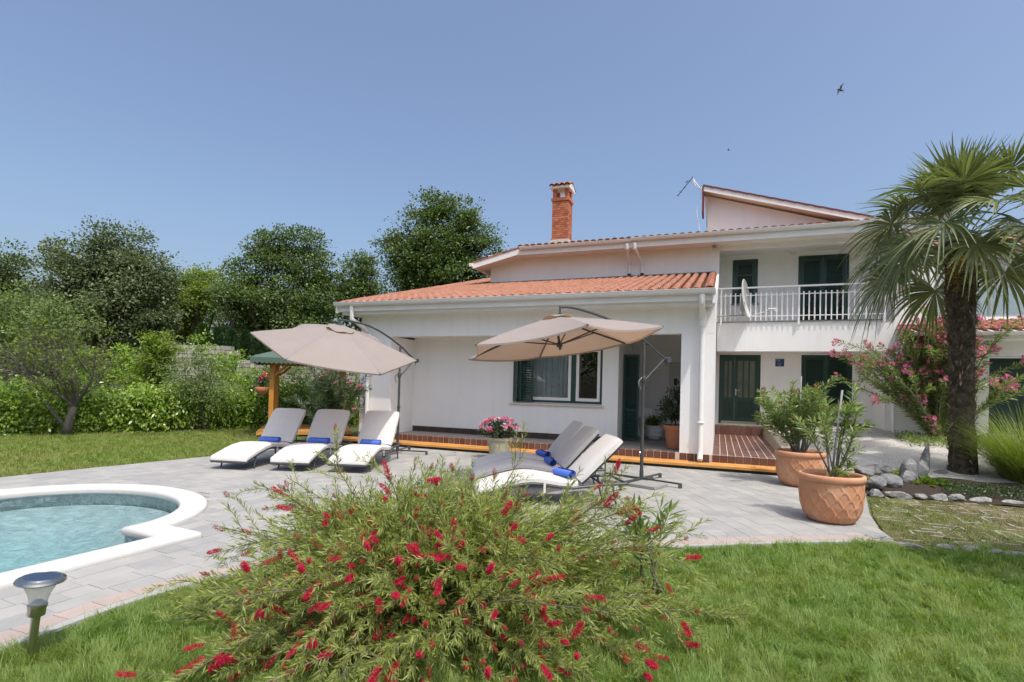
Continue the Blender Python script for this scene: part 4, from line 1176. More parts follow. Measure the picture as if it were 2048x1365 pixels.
# ------------------------------------------------------------------ pots
def pot_scaled(x, y, R, h, label):
    root = empty('terracotta_pot', (x, y, 0), random.random() * 6, label, 'pot', 'large scale-pattern terracotta pots')
    prof = [(.60, .0), (.70, .03), (.84, .16), (.93, .36), (.965, .60), (.955, .82), (.95, .86)]
    def rad(t):
        z = t
        for i in range(len(prof) - 1):
            if prof[i][1] <= z <= prof[i + 1][1]:
                u = (z - prof[i][1]) / (prof[i + 1][1] - prof[i][1]); return prof[i][0] * (1 - u) + prof[i + 1][0] * u
        return prof[-1][0]
    NA, NZ = 224, 72; nA = 14
    V = []; F = []
    for j in range(NZ + 1):
        t = .86 * j / NZ
        for i in range(NA):
            th = 2 * math.pi * i / NA
            u = th / (2 * math.pi) * nA; v = t / .86 * 5.2
            # overlapping pointed arches: distance to the nearest arch line
            r_ = math.floor(v); best = 9
            for rr in (r_ - 1, r_, r_ + 1):
                uo = u + (.5 if rr % 2 else 0); fu = abs((uo % 1) - .5); vv = v - rr
                arch = 1.3 * (1 - (fu / .5) ** 1.35); sl_a = 1.3 * 1.35 * (fu / .5) ** .35 * 2
                dd = abs(vv - arch) / math.sqrt(1 + sl_a * sl_a)
                if -.1 < vv < 1.35: best = min(best, dd)
            rel = max(0, 1 - best / .085)
            rel = rel * rel * (3 - 2 * rel) * (1 if t > .05 else t / .05) * (1 if t < .80 else max(0, (.86 - t) / .06))
            rr_ = R * rad(t) * 1.0 + .012 * rel
            V.append((rr_ * math.cos(th), rr_ * math.sin(th), h * t + .002))
    for j in range(NZ):
        for i in range(NA): i2 = (i + 1) % NA; F.append((j * NA + i, j * NA + i2, (j + 1) * NA + i2, (j + 1) * NA + i))
    F.append(tuple(range(NA - 1, -1, -1)))
    MB().add(V, F).build('body', m_terra, root, smooth=True)
    MB().lathe([(R * .94, h * .855), (R * 1.0, h * .865), (R * 1.03, h * .90), (R * 1.03, h * .955), (R * 1.0, h * .99), (R * .95, h), (R * .90, h * .985), (R * .88, h * .90), (R * .86, h * .6)], 64).build('rim', m_terra, root, smooth=True)
    MB().lathe([(0, h * .84), (R * .5, h * .85), (R * .87, h * .83)], 32).build('soil', m_soil, root)
    return root
pot_scaled(4.10, 6.85, .37, .60, 'terracotta pot with scale pattern in full sun by the grass edge')
pot_scaled(5.05, 9.35, .39, .60, 'half-shaded terracotta pot at the end of the timber edging')
# plain pot in the entry recess
pp = H(-.95, .80, ZT)
tp = empty('plain_pot', pp, label='plain tapered terracotta pot beside the white column', cat='pot')
MB().lathe([(.18, 0), (.185, .004), (.245, .42), (.27, .425), (.28, .52), (.262, .525), (.25, .48), (.24, .46)], 36).build('body', m_terra2, tp, smooth=True, angle=.6)
MB().lathe([(0, .455), (.24, .45)], 24).build('soil', m_soil, tp)
wp = empty('white_pot', H(-1.62, 2.75, ZT), label='small white ribbed pot at the back of the entry recess', cat='pot')
MB().lathe([(.15, 0), (.20, .10), (.19, .12), (.23, .24), (.22, .26), (.25, .36), (.23, .365), (.22, .33)], 28).build('body', m_white, wp, smooth=True, angle=.5)
MB().lathe([(0, .33), (.22, .325)], 20).build('soil', m_soil, wp)
fc = empty('folding_chair', H(-1.95, 3.05, ZT), -TH + .3, 'white folding chair leaning in the entry recess', 'chair')
for s_ in (-.2, .2):
    MB().bar((s_, 0, .02), (s_, -.25, .85), .03, .02).build('leg', m_white, fc); MB().bar((s_ * .8, -.3, .02), (s_ * .8, .06, .62), .03, .02).build('leg', m_white, fc)
MB().box(-.2, .2, -.22, -.20, .55, .82).build('backrest', m_white, fc); MB().box(-.2, .2, -.25, .1, .42, .44).build('seat', m_white, fc)
# geranium planter
gp = Vector((-.24, 11.75, 0))
pl = empty('stone_planter', gp, label='pale weathered planter with geraniums on the patio', cat='pot')
m_plant = M('weathered_planter', (.47, .42, .29), .9, .2, 6, .3, 40, hue=(.33, .34, .24), noise2=4)
MB().lathe([(.19, 0), (.20, .01), (.255, .40), (.275, .405), (.28, .46), (.255, .465), (.24, .43)], 32).build('body', m_plant, pl, smooth=True, angle=.6)
MB().lathe([(0, .435), (.24, .43)], 20).build('soil', m_soil, pl)

# ------------------------------------------------------------------ solar lamp
slp = empty('solar_lamp', (-2.74, 3.12, -.03), label='stainless solar garden lamp with fluted glass by the pool paving', cat='lamp')
slp.rotation_euler = (-.03, .075, 0); slp.scale = (.82, .82, 1)
MB().lathe([(.0, 0), (.012, 0), (.024, .06), (.026, .10), (.027, .262), (.0, .264)], 24).build('stem', m_steel, slp, smooth=True, angle=.7)
MB().lathe([(.0, .252), (.050, .256), (.053, .262), (.053, .300), (.058, .304), (.058, .318), (.05, .322), (.0, .322)], 32).build('collar', m_steel, slp, smooth=True, angle=.5)
V = []; F = []; NA, NZ = 96, 10
for j in range(NZ + 1):
    t = j / NZ; r_ = .050 + .058 * t ** 1.8; z = .322 + .128 * t
    for i in range(NA):
        a = 2 * math.pi * i / NA; rr = r_ * (1 + .035 * math.cos(a * 24)); V.append((rr * math.cos(a), rr * math.sin(a), z))
for j in range(NZ):
    for i in range(NA): i2 = (i + 1) % NA; F.append((j * NA + i, j * NA + i2, (j + 1) * NA + i2, (j + 1) * NA + i))
m_flute = bpy.data.materials.new('fluted_glass'); m_flute.use_nodes = True
pz = m_flute.node_tree.nodes['Principled BSDF']; pz.inputs['Base Color'].default_value = (.86, .86, .80, 1); pz.inputs['Roughness'].default_value = .08; pz.inputs['Alpha'].default_value = .45; pz.inputs['Specular IOR Level'].default_value = .8
MB().add(V, F).build('glass_shade', m_flute, slp, smooth=True)
m_blueplas = M('blue_lens', (.10, .16, .42), .2, .2, 90, spec=.6)
MB().lathe([(.0, .345), (.02, .343), (.042, .33), (.044, .323)], 20).build('light_lens', m_blueplas, slp, smooth=True)
MB().lathe([(.0, .446), (.10, .446), (.143, .450), (.146, .455), (.140, .466), (.118, .476), (.114, .474), (.108, .474), (.106, .478), (.100, .480), (.097, .476), (.0, .476)], 56).build('cap', m_steel, slp, smooth=True, angle=.45)
m_cell = M('solar_cell', (.015, .025, .06), .12, .25, 25, spec=.8)
MB().lathe([(.0, .479), (.096, .4785), (.096, .476)], 48).build('solar_cell', m_cell, slp)

# ------------------------------------------------------------------ dish, antenna
dc = H(.64, 4.55, 4.22)
dish = empty('satellite_dish', dc, -TH, 'white satellite dish mounted on the balcony railing', 'dish')
V = []; F = []; K = 28
axv = Vector((.965, -.235, .12)).normalized(); e1 = Vector((0, 0, 1)); e2 = axv.cross(e1).normalized(); e1 = e2.cross(axv).normalized()
Rd = .53
db = MB()
for side in (0, 1):
    V = []; F = []
    for j in range(9):
        rr = Rd * j / 8
        for k in range(K):
            a = 2 * math.pi * k / K
            p = e1 * (rr * math.cos(a) * 1.04) + e2 * (rr * math.sin(a) * .95) + axv * (rr * rr * .30 - .085 - .008 * side); V.append(p)
    for j in range(8):
        for k in range(K):
            k2 = (k + 1) % K; F.append((j * K + k, j * K + k2, (j + 1) * K + k2, (j + 1) * K + k))
    db.add(V, F)
rim_ = [e1 * (Rd * math.cos(2 * math.pi * k / K) * 1.04) + e2 * (Rd * math.sin(2 * math.pi * k / K) * .95) + axv * (Rd * Rd * .30 - .089) for k in range(K + 1)]
db.tube(rim_, .008, 6)
m_dish = M('dish_white', (.66, .66, .645), .45, .04, 4)
db.build('reflector', m_dish, dish, smooth=True, angle=1.)
fp = axv * .62 - e1 * .43
MB().tube([-e1 * .53 + axv * .0, fp], .014, 8).build('feed_arm', m_dish, dish)
MB().tube([fp + axv * .05, fp - axv * .10 + e1 * .03], [.032, .026], 10).tube([fp + axv * .06 - e1 * .05, fp + axv * .06 + e1 * .06], .018, 8).build('lnb', m_dish, dish, smooth=True, angle=.8)
MB().box(-.16, -.04, -.05, .05, -.36, -.10).box(-.17, -.10, -.06, .06, -.30, -.16).build('mount_plate', m_drip, dish)
MB().tube([(-.78, .12, -.475), (-.05, .02, -.475)], .022, 8).tube([(-.10, 0, -.49), (-.10, 0, -.12)], .022, 8).build('mount_arm', m_slab, dish, smooth=True, angle=.8)
at0 = H(-.64, 6.55, 8.20)
ant = empty('tv_antenna', at0, -TH, 'rod television antenna with hanging white cable at the roof peak', 'antenna')
MB().tube([(0, .2, -.02), (-.25, .0, .10), (-.33, .0, .38)], .016, 6).build('mast', m_white, ant)
bm_ = MB().bar((-.33, 0, .40), (-.80, .05, -.15), .028, .018)
for t in (.0, .2, .55, .8, 1.0):
    p = Vector((-.33, 0, .40)).lerp(Vector((-.80, .05, -.15)), t); bm_.bar(p + Vector((-.03, -.16, -.03)), p + Vector((.03, .16, .03)), .009)
bm_.bar((-.55, .0, .25), (-.48, .03, .30), .03).build('boom', m_barkd, ant)
cp = [(-.30, .02, .32), (-.12, .0, .05), (-.02, -.02, -.02), (-.10, -.03, -.35), (-.19, -.03, -.75), (-.12, -.03, -1.15), (-.08, -.03, -1.45), (-.16, -.03, -1.70)]
pts = []
for i in range(len(cp) - 1):
    p0 = Vector(cp[max(i - 1, 0)]); p1 = Vector(cp[i]); p2 = Vector(cp[i + 1]); p3 = Vector(cp[min(i + 2, len(cp) - 1)])
    for k in range(4):
        t = k / 4; pts.append(.5 * ((2 * p1) + (p2 - p0) * t + (2 * p0 - 5 * p1 + 4 * p2 - p3) * t * t + (3 * p1 - p0 - 3 * p2 + p3) * t ** 3))
MB().tube(pts, .010, 5).build('cable', m_white, ant)

# ------------------------------------------------------------------ birds
def bird(px, py, D, span, rot, label):
    z = EYE + (769 + .025 * (px - 1024) - py) / 1072 * D
    o = empty('bird', ((px - 1024 + .025 * (769 - py)) / 1072 * D, D, z), label=label, cat='bird')
    o.rotation_euler = rot
    if label.startswith('dark'): o.scale = (1.3, .55, 1.0); o.rotation_euler = Matrix(((.5, -.83, -.24), (.14, .36, -.92), (.855, .43, .30))).to_euler()
    m_b = M('bird_dark', (.035, .032, .035), .7, .1, 9)
    b = MB()
    b.tube([(0, -.11, 0), (0, -.08, .005), (0, -.02, 0), (0, .05, 0), (0, .085, .005), (0, .115, .0), (0, .135, -.004)], [.006, .016, .026, .028, .022, .016, .003], 10)
    b.build('body', m_b, o, smooth=True)
    for s_ in (-1, 1):
        W = MB(); W.add([(s_ * .015, .06, .01), (s_ * span * .22, .085, .05), (s_ * span * .5, .0, .035), (s_ * span * .38, .0, .03), (s_ * span * .18, -.0, .035), (s_ * .015, -.03, .01)], [(0, 1, 4, 5), (1, 2, 3, 4)])
        W.add([(s_ * .015, .06, .004), (s_ * span * .22, .085, .044), (s_ * span * .5, .0, .034), (s_ * span * .38, .0, .026), (s_ * span * .18, -.0, .03), (s_ * .015, -.03, .004)], [(5, 4, 1, 0), (4, 3, 2, 1)])
        W.build('wing', m_b, o)
        MB().add([(s_ * .004, -.09, 0), (s_ * .05, -.20, .0), (s_ * .012, -.15, 0), (s_ * .004, -.09, -.004), (s_ * .05, -.20, -.003), (s_ * .012, -.15, -.004)], [(0, 1, 2), (5, 4, 3)]).build('tail', m_b, o)
    return o
bird(1657, 175, 14, .34, (math.radians(60), math.radians(-55), math.radians(25)), 'dark swallow gliding high in the sky above the palm')
bird(1437, 297, 45, .34, (math.radians(30), math.radians(25), math.radians(60)), 'tiny distant bird in the sky above the roof peak')

# ------------------------------------------------------------------ gazebo
gzb = empty('gazebo', (-7.35, 15.0, 0), math.radians(20), 'timber gazebo with green scalloped canopy behind the left loungers', 'gazebo')
S_ = 3.0
for (x, y) in ((.55, .45), (S_ - .45, .45), (.55, S_ - .45), (S_ - .45, S_ - .45)):
    MB().box(x - .065, x + .065, y - .065, y + .065, 0, 2.06).build('post', m_post, gzb, bevel=.008)
    for dx in ((1,) if x < 1 else (-1,)):
        MB().bar((x + dx * .06, y, 1.72), (x + dx * .42, y, 2.03), .07, .05, (0, 1, 0)).build('brace', m_post, gzb)
MB().box(.3, S_ - .3, .40, .50, 2.06, 2.18).box(.3, S_ - .3, S_ - .5, S_ - .4, 2.06, 2.18).box(.5, .6, .5, S_ - .5, 2.061, 2.18).build('top_beam', m_post, gzb)
MB().box(.2, S_ - .2, .2, S_ - .2, .004, .10).build('timber_floor', m_wood, gzb)
cn = MB(); K = 6
ap = Vector((S_ / 2, S_ / 2, 2.95))
cs = [Vector((0, 0, 2.22)), Vector((S_, 0, 2.22)), Vector((S_, S_, 2.22)), Vector((0, S_, 2.22))]
for k in range(4):
    a_, b_ = cs[k], cs[(k + 1) % 4]
    V = []; F = []
    for i in range(K + 1):
        for j in range(9):
            t = i / K; u = j / 8; p = ap.lerp(a_.lerp(b_, u), t); p.z += -.06 * math.sin(math.pi * t) + (.012 if i % 2 else 0); V.append(p)
    for i in range(K):
        for j in range(8): q = i * 9 + j; F.append((q, q + 1, q + 10, q + 9))
    cn.add(V, F)
    nS = 24; V = []; F = []
    for i in range(nS * 4 + 1):
        u = i / (nS * 4); p = a_.lerp(b_, u); V += [p, p - Vector((0, 0, .13 + .045 * abs(math.sin(math.pi * nS * u))))]
    for i in range(nS * 4): F.append((2 * i, 2 * i + 1, 2 * i + 3, 2 * i + 2))
    cn.add(V, F)
cn.build('canopy', m_awning, gzb)
# ------------------------------------------------------------------ foliage tools
def unit(v): return v / np.maximum(np.linalg.norm(v, axis=-1, keepdims=True), 1e-9)
def rdir(n_): return unit(rng.normal(size=(n_, 3)))
def leaf_mesh(name, P, D, L, W, droop=0., flat=0., nv=None):
    """kite-shaped leaves: base P, direction D, length L, width W"""
    P = np.asarray(P, float); n_ = len(P); D = unit(np.asarray(D, float))
    L = np.broadcast_to(L, (n_,))[:, None]; W = np.broadcast_to(W, (n_,))[:, None]
    R_ = rdir(n_)
    if flat: R_ = unit(R_ * (1 - flat) + (np.array([0, 0, 1.]) if nv is None else nv) * flat)
    S = unit(np.cross(D, R_)); N_ = unit(np.cross(S, D))
    tip = P + D * L; tip[:, 2:] -= droop * L
    midp = P + D * L * .48; midp[:, 2:] -= droop * L * .2
    V = np.stack([P, midp + S * W * .5 + N_ * W * .10, tip, midp - S * W * .5 + N_ * W * .10], 1).reshape(-1, 3)
    return np_mesh(name, V, np.arange(4 * n_).reshape(-1, 4))
def blade_mesh(name, P, D, L, W, bend, nseg=2):
    """grass blades: curved tapering strips"""
    P = np.asarray(P, float); n_ = len(P); D = unit(np.asarray(D, float)); L = np.broadcast_to(L, (n_,)); W = np.broadcast_to(W, (n_,)); bend = np.broadcast_to(bend, (n_,))
    hz = D.copy(); hz[:, 2] = 0; hz = unit(hz + 1e-6)
    S = np.stack([-hz[:, 1], hz[:, 0], np.zeros(n_)], 1)
    rows = []
    for k in range(nseg + 1):
        t = k / nseg
        c = P + D * (L * t)[:, None] + hz * (L * bend * t * t)[:, None]; c[:, 2] -= L * bend * .75 * t * t
        w_ = (W * (1 - t) ** .7)[:, None] * .5
        if k < nseg: rows += [c - S * w_, c + S * w_]
        else: rows += [c]
    m_ = 2 * nseg + 1
    V = np.stack(rows, 1).reshape(-1, 3); i0 = np.arange(n_)[:, None] * m_
    F = []
    for k in range(nseg - 1): F += [i0 + np.array([[2 * k, 2 * k + 1, 2 * k + 3]]), i0 + np.array([[2 * k, 2 * k + 3, 2 * k + 2]])]
    F.append(i0 + np.array([[2 * nseg - 2, 2 * nseg - 1, 2 * nseg]]))
    return np_mesh(name, V, np.concatenate(F))
def px(x, y, D):
    """photo direction to a place D metres out"""
    return np.array([(x - 1024 + .025 * (769 - y)) / 1072 * D, D, EYE + (769 + .025 * (x - 1024) - y) / 1072 * D])
NVV = []
def crown(lobes, ncl, per, clr, seed=1, shell=.42, gap=.0):
    """cluster centres inside ellipsoid lobes -> leaf points, outward directions"""
    r = np.random.default_rng(seed); vol = np.array([l_[3] * l_[4] * l_[5] for l_ in lobes]); pr = vol ** .75; pr /= pr.sum()
    C_ = []; Do = []
    for l_, k in zip(lobes, r.multinomial(ncl, pr)):
        d = unit(r.normal(size=(k, 3))); rad = r.random(k) ** shell
        ph = r.uniform(0, 6.28, 3); w_ = 1 + .16 * np.sin(d[:, 0] * 5 + ph[0]) * np.sin(d[:, 2] * 6 + ph[1]) + .08 * np.sin(d[:, 1] * 11 + ph[2])
        C_.append(np.array(l_[:3]) + d * np.array(l_[3:6]) * (rad * w_)[:, None]); Do.append(d)
    C_ = np.concatenate(C_); Do = np.concatenate(Do)
    sz = clr * r.uniform(.55, 1.3, len(C_))
    q = unit(r.normal(size=(len(C_), per, 3))); q[..., 2] = np.where(r.random((len(C_), per)) < .62, np.abs(q[..., 2]), q[..., 2])
    rad = r.random((len(C_), per, 1)) ** .45
    tw = 1 + .25 * np.sin(q[..., :1] * 4 + r.uniform(0, 6, (len(C_), 1, 1)))
    P = C_[:, None, :] + q * rad * tw * (sz[:, None, None] * np.array([1.05, 1.05, .66]))
    D = unit(r.normal(size=P.shape) * .55 + q * .75 + Do[:, None, :] * .35 + np.array([0, 0, .1]))
    NVV.clear(); NVV.append(unit(q * .55 + Do[:, None, :] * .35 + np.array([.12, -.28, .75])).reshape(-1, 3))
    return P.reshape(-1, 3), D.reshape(-1, 3), C_
def limb(mb, p, q, r0, r1, wob=.08, n_=7, seg=6):
    p = Vector(p); q = Vector(q); L_ = (q - p).length; pts = []; rr = []
    o1_ = Vector(rng.normal(size=3)) * wob * L_; o2_ = Vector(rng.normal(size=3)) * wob * L_ * .6
    for i in range(n_):
        t = i / (n_ - 1); pts.append(p.lerp(q, t) + o1_ * math.sin(math.pi * t) + o2_ * math.sin(2 * math.pi * t)); rr.append(r0 + (r1 - r0) * t)
    mb.tube(pts, rr, seg); return pts
def tree(name, base, lobes, ncl, per, clr, L, W, mleaf, mbark, label, tr=.22, seed=1, group=None, cat='tree', nlimb=16, shell=.42):
    base = Vector(base); root = empty(name, base, label=label, cat=cat, group=group)
    if clr > .55: ncl, per, clr, L, W = int(ncl * .44), int(per * 3.3), clr * 1.25, L * .92, W * 1.0
    P, D, C_ = crown(lobes, ncl, per, clr, seed, shell)
    r = np.random.default_rng(seed + 5); b = np.array(base)
    link('crown', leaf_mesh('crown', P - b, D, r.uniform(.7, 1.2, len(P)) * L, r.uniform(.8, 1.2, len(P)) * W, .1, .68, NVV[0]), mleaf, root)
    mb = MB(); cen = np.mean(np.array([l_[:3] for l_ in lobes]), 0) - b
    lo = min(l_[2] - l_[5] for l_ in lobes) - b[2]
    fork = Vector((cen[0] * .5, cen[1] * .5, max(lo * .9, cen[2] * .45)))
    limb(mb, (0, 0, -.1), fork, tr, tr * .72, .03, 8, 10)
    for i in r.choice(len(C_), nlimb, replace=False):
        e = C_[i] - b; st = Vector((0, 0, -.1)).lerp(fork, r.uniform(.75, 1.0))
        pts = limb(mb, st, e, tr * .42, tr * .06, .07, 8, 6)
        for _ in range(2):
            e2 = C_[r.integers(len(C_))] - b
            if np.linalg.norm(e2 - np.array(pts[4])) < np.linalg.norm(e) * .5: limb(mb, pts[4], e2, tr * .16, tr * .03, .08, 6, 5)
    mb.build('trunk', mbark, root, smooth=True)
    return root
def PL(D, *ls, dd=.85):
    """lobes given as photo ellipses (x, y, rx, ry[, extra depth])"""
    out = []
    for l_ in ls:
        e = l_[4] if len(l_) > 4 else 0; c = px(l_[0], l_[1], D + e); k = (D + e) / 1072
        out.append((*c, l_[2] * k, l_[2] * k * dd, l_[3] * k))
    return out
g_dark = LEAF('dark_tree_leaf', (.050, .088, .026), (.13, .17, .052), .3, .42, .45) if True else LEAF('dark_tree_leaf_old', (0.055, 0.095, 0.036), (0.119, 0.168, 0.064), .25, .45, .4)
g_grey = LEAF('silvery_tree_leaf', (.062, .102, .036), (.19, .225, .105), .3, .42, .5) if True else LEAF('silvery_tree_leaf_old', (0.071, 0.107, 0.048), (0.188, 0.228, 0.128), .25, .5, .45)
g_oak = LEAF('oak_leaf', (.056, .105, .026), (.15, .205, .05), .32, .42, .45) if True else LEAF('oak_leaf_old', (0.059, 0.109, 0.036), (0.139, 0.198, 0.059), .28, .5, .35)
g_lime = LEAF('yellow_green_leaf', (0.145, 0.232, 0.032), (0.246, 0.304, 0.051), .4, .5, .3)
g_hedge = LEAF('laurel_leaf', (.11, .22, .024), (.35, .46, .07), .40, .30, .55) if True else LEAF('laurel_leaf_old', (0.082, 0.180, 0.025), (0.288, 0.422, 0.064), .35, .35, .5)
g_olive = LEAF('soft_green_leaf', (.10, .165, .04), (.23, .29, .10), .38, .45, .35) if True else LEAF('soft_green_leaf_old', (0.109, 0.167, 0.043), (0.217, 0.268, 0.094), .35, .5, .3)
g_conif = LEAF('conifer_leaf', (0.020, 0.049, 0.017), (0.043, 0.086, 0.026), .15, .6, .2)
g_ole = LEAF('oleander_leaf', (.14, .215, .06), (.31, .385, .135), .38, .34, .5) if True else LEAF('oleander_leaf_old', (0.100, 0.168, 0.055), (0.228, 0.326, 0.109), .3, .4, .45)
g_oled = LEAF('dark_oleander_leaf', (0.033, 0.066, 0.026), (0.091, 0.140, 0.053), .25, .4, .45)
g_cam = LEAF('glossy_dark_leaf', (0.030, 0.056, 0.023), (0.066, 0.099, 0.036), .2, .3, .5)
g_bot = LEAF('bottlebrush_leaf', (.17, .24, .045), (.42, .46, .14), .45, .45, .4, (1.3, 1.3, .5)) if True else LEAF('bottlebrush_leaf_old', (0.122, 0.213, 0.045), (0.335, 0.416, 0.122), .35, .5, .35)
g_grass = LEAF('grass_blade', (.11, .21, .032), (.31, .42, .115), .45, .45, .4, None, ((.35, .38, .12), 1.6, .55)) if True else LEAF('grass_blade_old', (0.087, 0.167, 0.026), (0.196, 0.268, 0.058), .4, .55, .3)
g_grassf = LEAF('far_grass_blade', (.16, .24, .045), (.30, .37, .10), .45, .55, .3, None, ((.32, .30, .12), .7, .6)) if True else LEAF('far_grass_blade_old', (0.124, 0.176, 0.036), (0.215, 0.254, 0.065), .4, .6, .25)
g_dryg = LEAF('dry_grass_blade', (.085, .105, .028), (.19, .175, .075), .35, .7, .2)
g_orn = LEAF('ornamental_grass_blade', (0.124, 0.202, 0.026), (0.260, 0.305, 0.078), .4, .5, .3)
g_palm = LEAF('palm_leaf', (.12, .155, .06), (.24, .27, .12), .28, .34, .6) if True else LEAF('palm_leaf_old', (0.089, 0.149, 0.055), (0.188, 0.247, 0.100), .22, .38, .5)
g_bed = LEAF('bright_bed_leaf', (.08, .15, .015), (.20, .26, .03), .4, .45, .3)

# ------------------------------------------------------------------ trees
tree('broadleaf_tree', (-28.5, 31, 0), PL(31, (-25, 560, 70, 70), (10, 610, 60, 80), (-60, 620, 90, 90)), 420, 34, .75, .20, .11, g_dark, m_barkd, 'dark tree cut by the left edge of the picture behind the hedge', .3, 11)
tree('broadleaf_tree', (-22.4, 30, 0), PL(30, (212, 505, 62, 72), (265, 560, 66, 90), (150, 560, 72, 62), (100, 518, 26, 30), (215, 610, 120, 80), (120, 640, 75, 70), (290, 650, 52, 70), (55, 600, 40, 50)), 980, 36, .72, .19, .11, g_grey, m_barkd, 'tallest rounded silvery-green tree left of the gazebo', .38, 12, nlimb=26)
tree('broadleaf_tree', (-20.5, 34, 0), PL(34, (345, 610, 44, 66), (390, 590, 48, 60), (335, 660, 50, 50)), 330, 32, .7, .20, .11, g_lime, m_barkd, 'yellow-green tree in the gap between the two tall trees', .25, 13)
tree('oak_tree', (-14.2, 32, 0), PL(32, (525, 500, 46, 46), (590, 525, 62, 66), (460, 575, 55, 55), (645, 575, 40, 60), (555, 600, 105, 75), (500, 640, 70, 55), (610, 650, 80, 50), (480, 505, 22, 14)), 880, 36, .66, .18, .11, g_oak, m_barkd, 'open-crowned oak rising behind the left umbrella', .36, 14, nlimb=30)
tree('broadleaf_tree', (-9.7, 34, 0), PL(34, (707, 545, 28, 40), (690, 600, 40, 55), (728, 590, 18, 50)), 250, 30, .6, .18, .10, g_oak, m_barkd, 'slim tree left of the tiled roof edge', .2, 15)
tree('oak_tree', (-5.2, 36, 0), PL(36, (835, 435, 52, 45), (900, 445, 58, 48), (935, 490, 52, 48), (800, 500, 48, 42), (865, 520, 85, 60), (965, 515, 32, 34), (770, 488, 32, 22), (900, 560, 90, 50), (800, 555, 50, 45)), 900, 38, .74, .20, .12, g_oak, m_barkd, 'tall oak standing behind the house roof', .42, 16, nlimb=34)
# deep wood behind them all
P, D, _ = crown(PL(44, (0, 690, 260, 95), (330, 680, 200, 105), (620, 690, 170, 100), (-220, 680, 200, 130), (780, 640, 90, 80), (420, 600, 90, 50)), 1500, 26, 1.1, 17)
link('distant_wood', leaf_mesh('distant_wood', P, D, rng.uniform(.25, .4, len(P)), .17, 0, .6, NVV[0]), g_dark, label='dark wood filling the gaps behind the garden trees', cat='wood', kind='stuff')
# trees behind the camera, seen only in the window panes; and one at the right whose shade falls on the lawn
tree('garden_tree', (-14, -7, 0), [(-14, -7, 4.6, 3.2, 3, 2.6), (-11.5, -8, 3.6, 2.2, 2, 1.8), (-17, -6.5, 3.8, 2.4, 2, 2)], 300, 30, .7, .22, .13, g_oak, m_barkd, 'garden tree mirrored in the loggia window', .25, 18)
tree('garden_tree', (5.75, 4.25, 0), [(5.95, 4.38, 2.25, 1.15, .80, .55), (6.9, 4.2, 2.5, .9, .8, .6)], 240, 34, .22, .10, .05, g_oak, m_barkd, 'small tree out of view whose shade lies on the lawn at right', .06, 19, nlimb=8)

# ------------------------------------------------------------------ hedge line and shrubs at the far side of the lawn
hp = [np.array(p) for p in ((-19, 9.6), (-13.3, 13.9), (-10.6, 15.6), (-8.2, 18.2), (-5.5, 20.5))]
def along(u):
    L_ = np.cumsum([0] + [np.linalg.norm(hp[i + 1] - hp[i]) for i in range(len(hp) - 1)]); s = u * L_[-1]
    j = np.clip(np.searchsorted(L_, s) - 1, 0, len(hp) - 2); A_ = np.array(hp); t = ((s - L_[j]) / (L_[j + 1] - L_[j]))[:, None]
    d = unit(A_[j + 1] - A_[j]); return A_[j] * (1 - t) + A_[j + 1] * t, np.stack([-d[:, 1], d[:, 0]], 1)
N = 2900
u = rng.random(N); c, nrm = along(u)
off = rng.random(N) ** 1.8 * 1.2; topz = 1.22 + .16 * np.sin(u * 31) + .1 * np.sin(u * 77 + 1)
z = topz * rng.random(N) ** .8
f = np.clip((z / topz - .72) / .28, 0, 1); off = np.maximum(off, f * f * .5)
C_ = np.concatenate([c + nrm * (off + .05 + .12 * np.sin(u * 60)[:])[:, None], z[:, None]], 1)
P = (C_[:, None, :] + rng.normal(size=(N, 20, 3)) * .13).reshape(-1, 3); P[:, 2] = np.maximum(P[:, 2], .02)
D = unit(rng.normal(size=P.shape) * .7 + np.array([.2, -.5, -.15]))
hd = empty('hedge', (hp[1][0], hp[1][1], 0), label='bright green laurel hedge along the far side of the lawn', cat='hedge')
link('foliage', leaf_mesh('foliage', P - np.array([hp[1][0], hp[1][1], 0]), D, rng.uniform(.09, .15, len(P)), rng.uniform(.045, .07, len(P)), .15, .72, unit(np.array([[.25, -.5, .8]]))), g_hedge, hd)
mb = MB()
for i in range(26):
    c0, n0 = along(np.array([(i + .5) / 26])); q = c0[0] + n0[0] * .5
    limb(mb, (q[0] - hp[1][0], q[1] - hp[1][1], -.05), (q[0] - hp[1][0] + rng.normal() * .2, q[1] - hp[1][1] + rng.normal() * .2, 1.0), .03, .012, .05, 5, 5)
mb.build('stems', m_barkg, hd, kind='stuff')
# bare-twigged fruit tree
ft_b = Vector((-11.85, 14.35, 0))
ftr = empty('fruit_tree', ft_b, label='sparse fruit tree with grey bare twigs in front of the hedge at left', cat='tree')
mb = MB(); tips = []
def grow(p, d, L_, r, depth, rs):
    n_ = 5; pts = [p]; dd = d
    for i in range(n_):
        dd = (dd + Vector(rs.normal(size=3)) * .13 + Vector((0, 0, .05 if depth > 2 else -.0))).normalized(); pts.append(pts[-1] + dd * (L_ / n_))
    mb.tube(pts, [r * (1 - .45 * i / n_) for i in range(n_ + 1)], 6 if depth > 2 else 4, cap=False)
    if depth <= 2: tips.extend(pts[2:])
    if depth == 0: return
    for k in range(3 if depth > 3 else (4 if depth > 1 else 3)):
        t = rs.integers(2, n_ + 1) if k else n_
        dv_ = (dd + Vector(rs.normal(size=3)) * .75).normalized(); dv_.z = dv_.z * .65 + .12
        grow(pts[t], dv_.normalized(), L_ * rs.uniform(.62, .82), r * .52, depth - 1, rs)
rs = np.random.default_rng(3)
tk = [Vector((0, 0, -.05)), Vector((.03, 0, .25)), Vector((.10, .0, .55)), Vector((.16, 0, .75))]
mb.tube(tk, [.13, .11, .10, .09], 9)
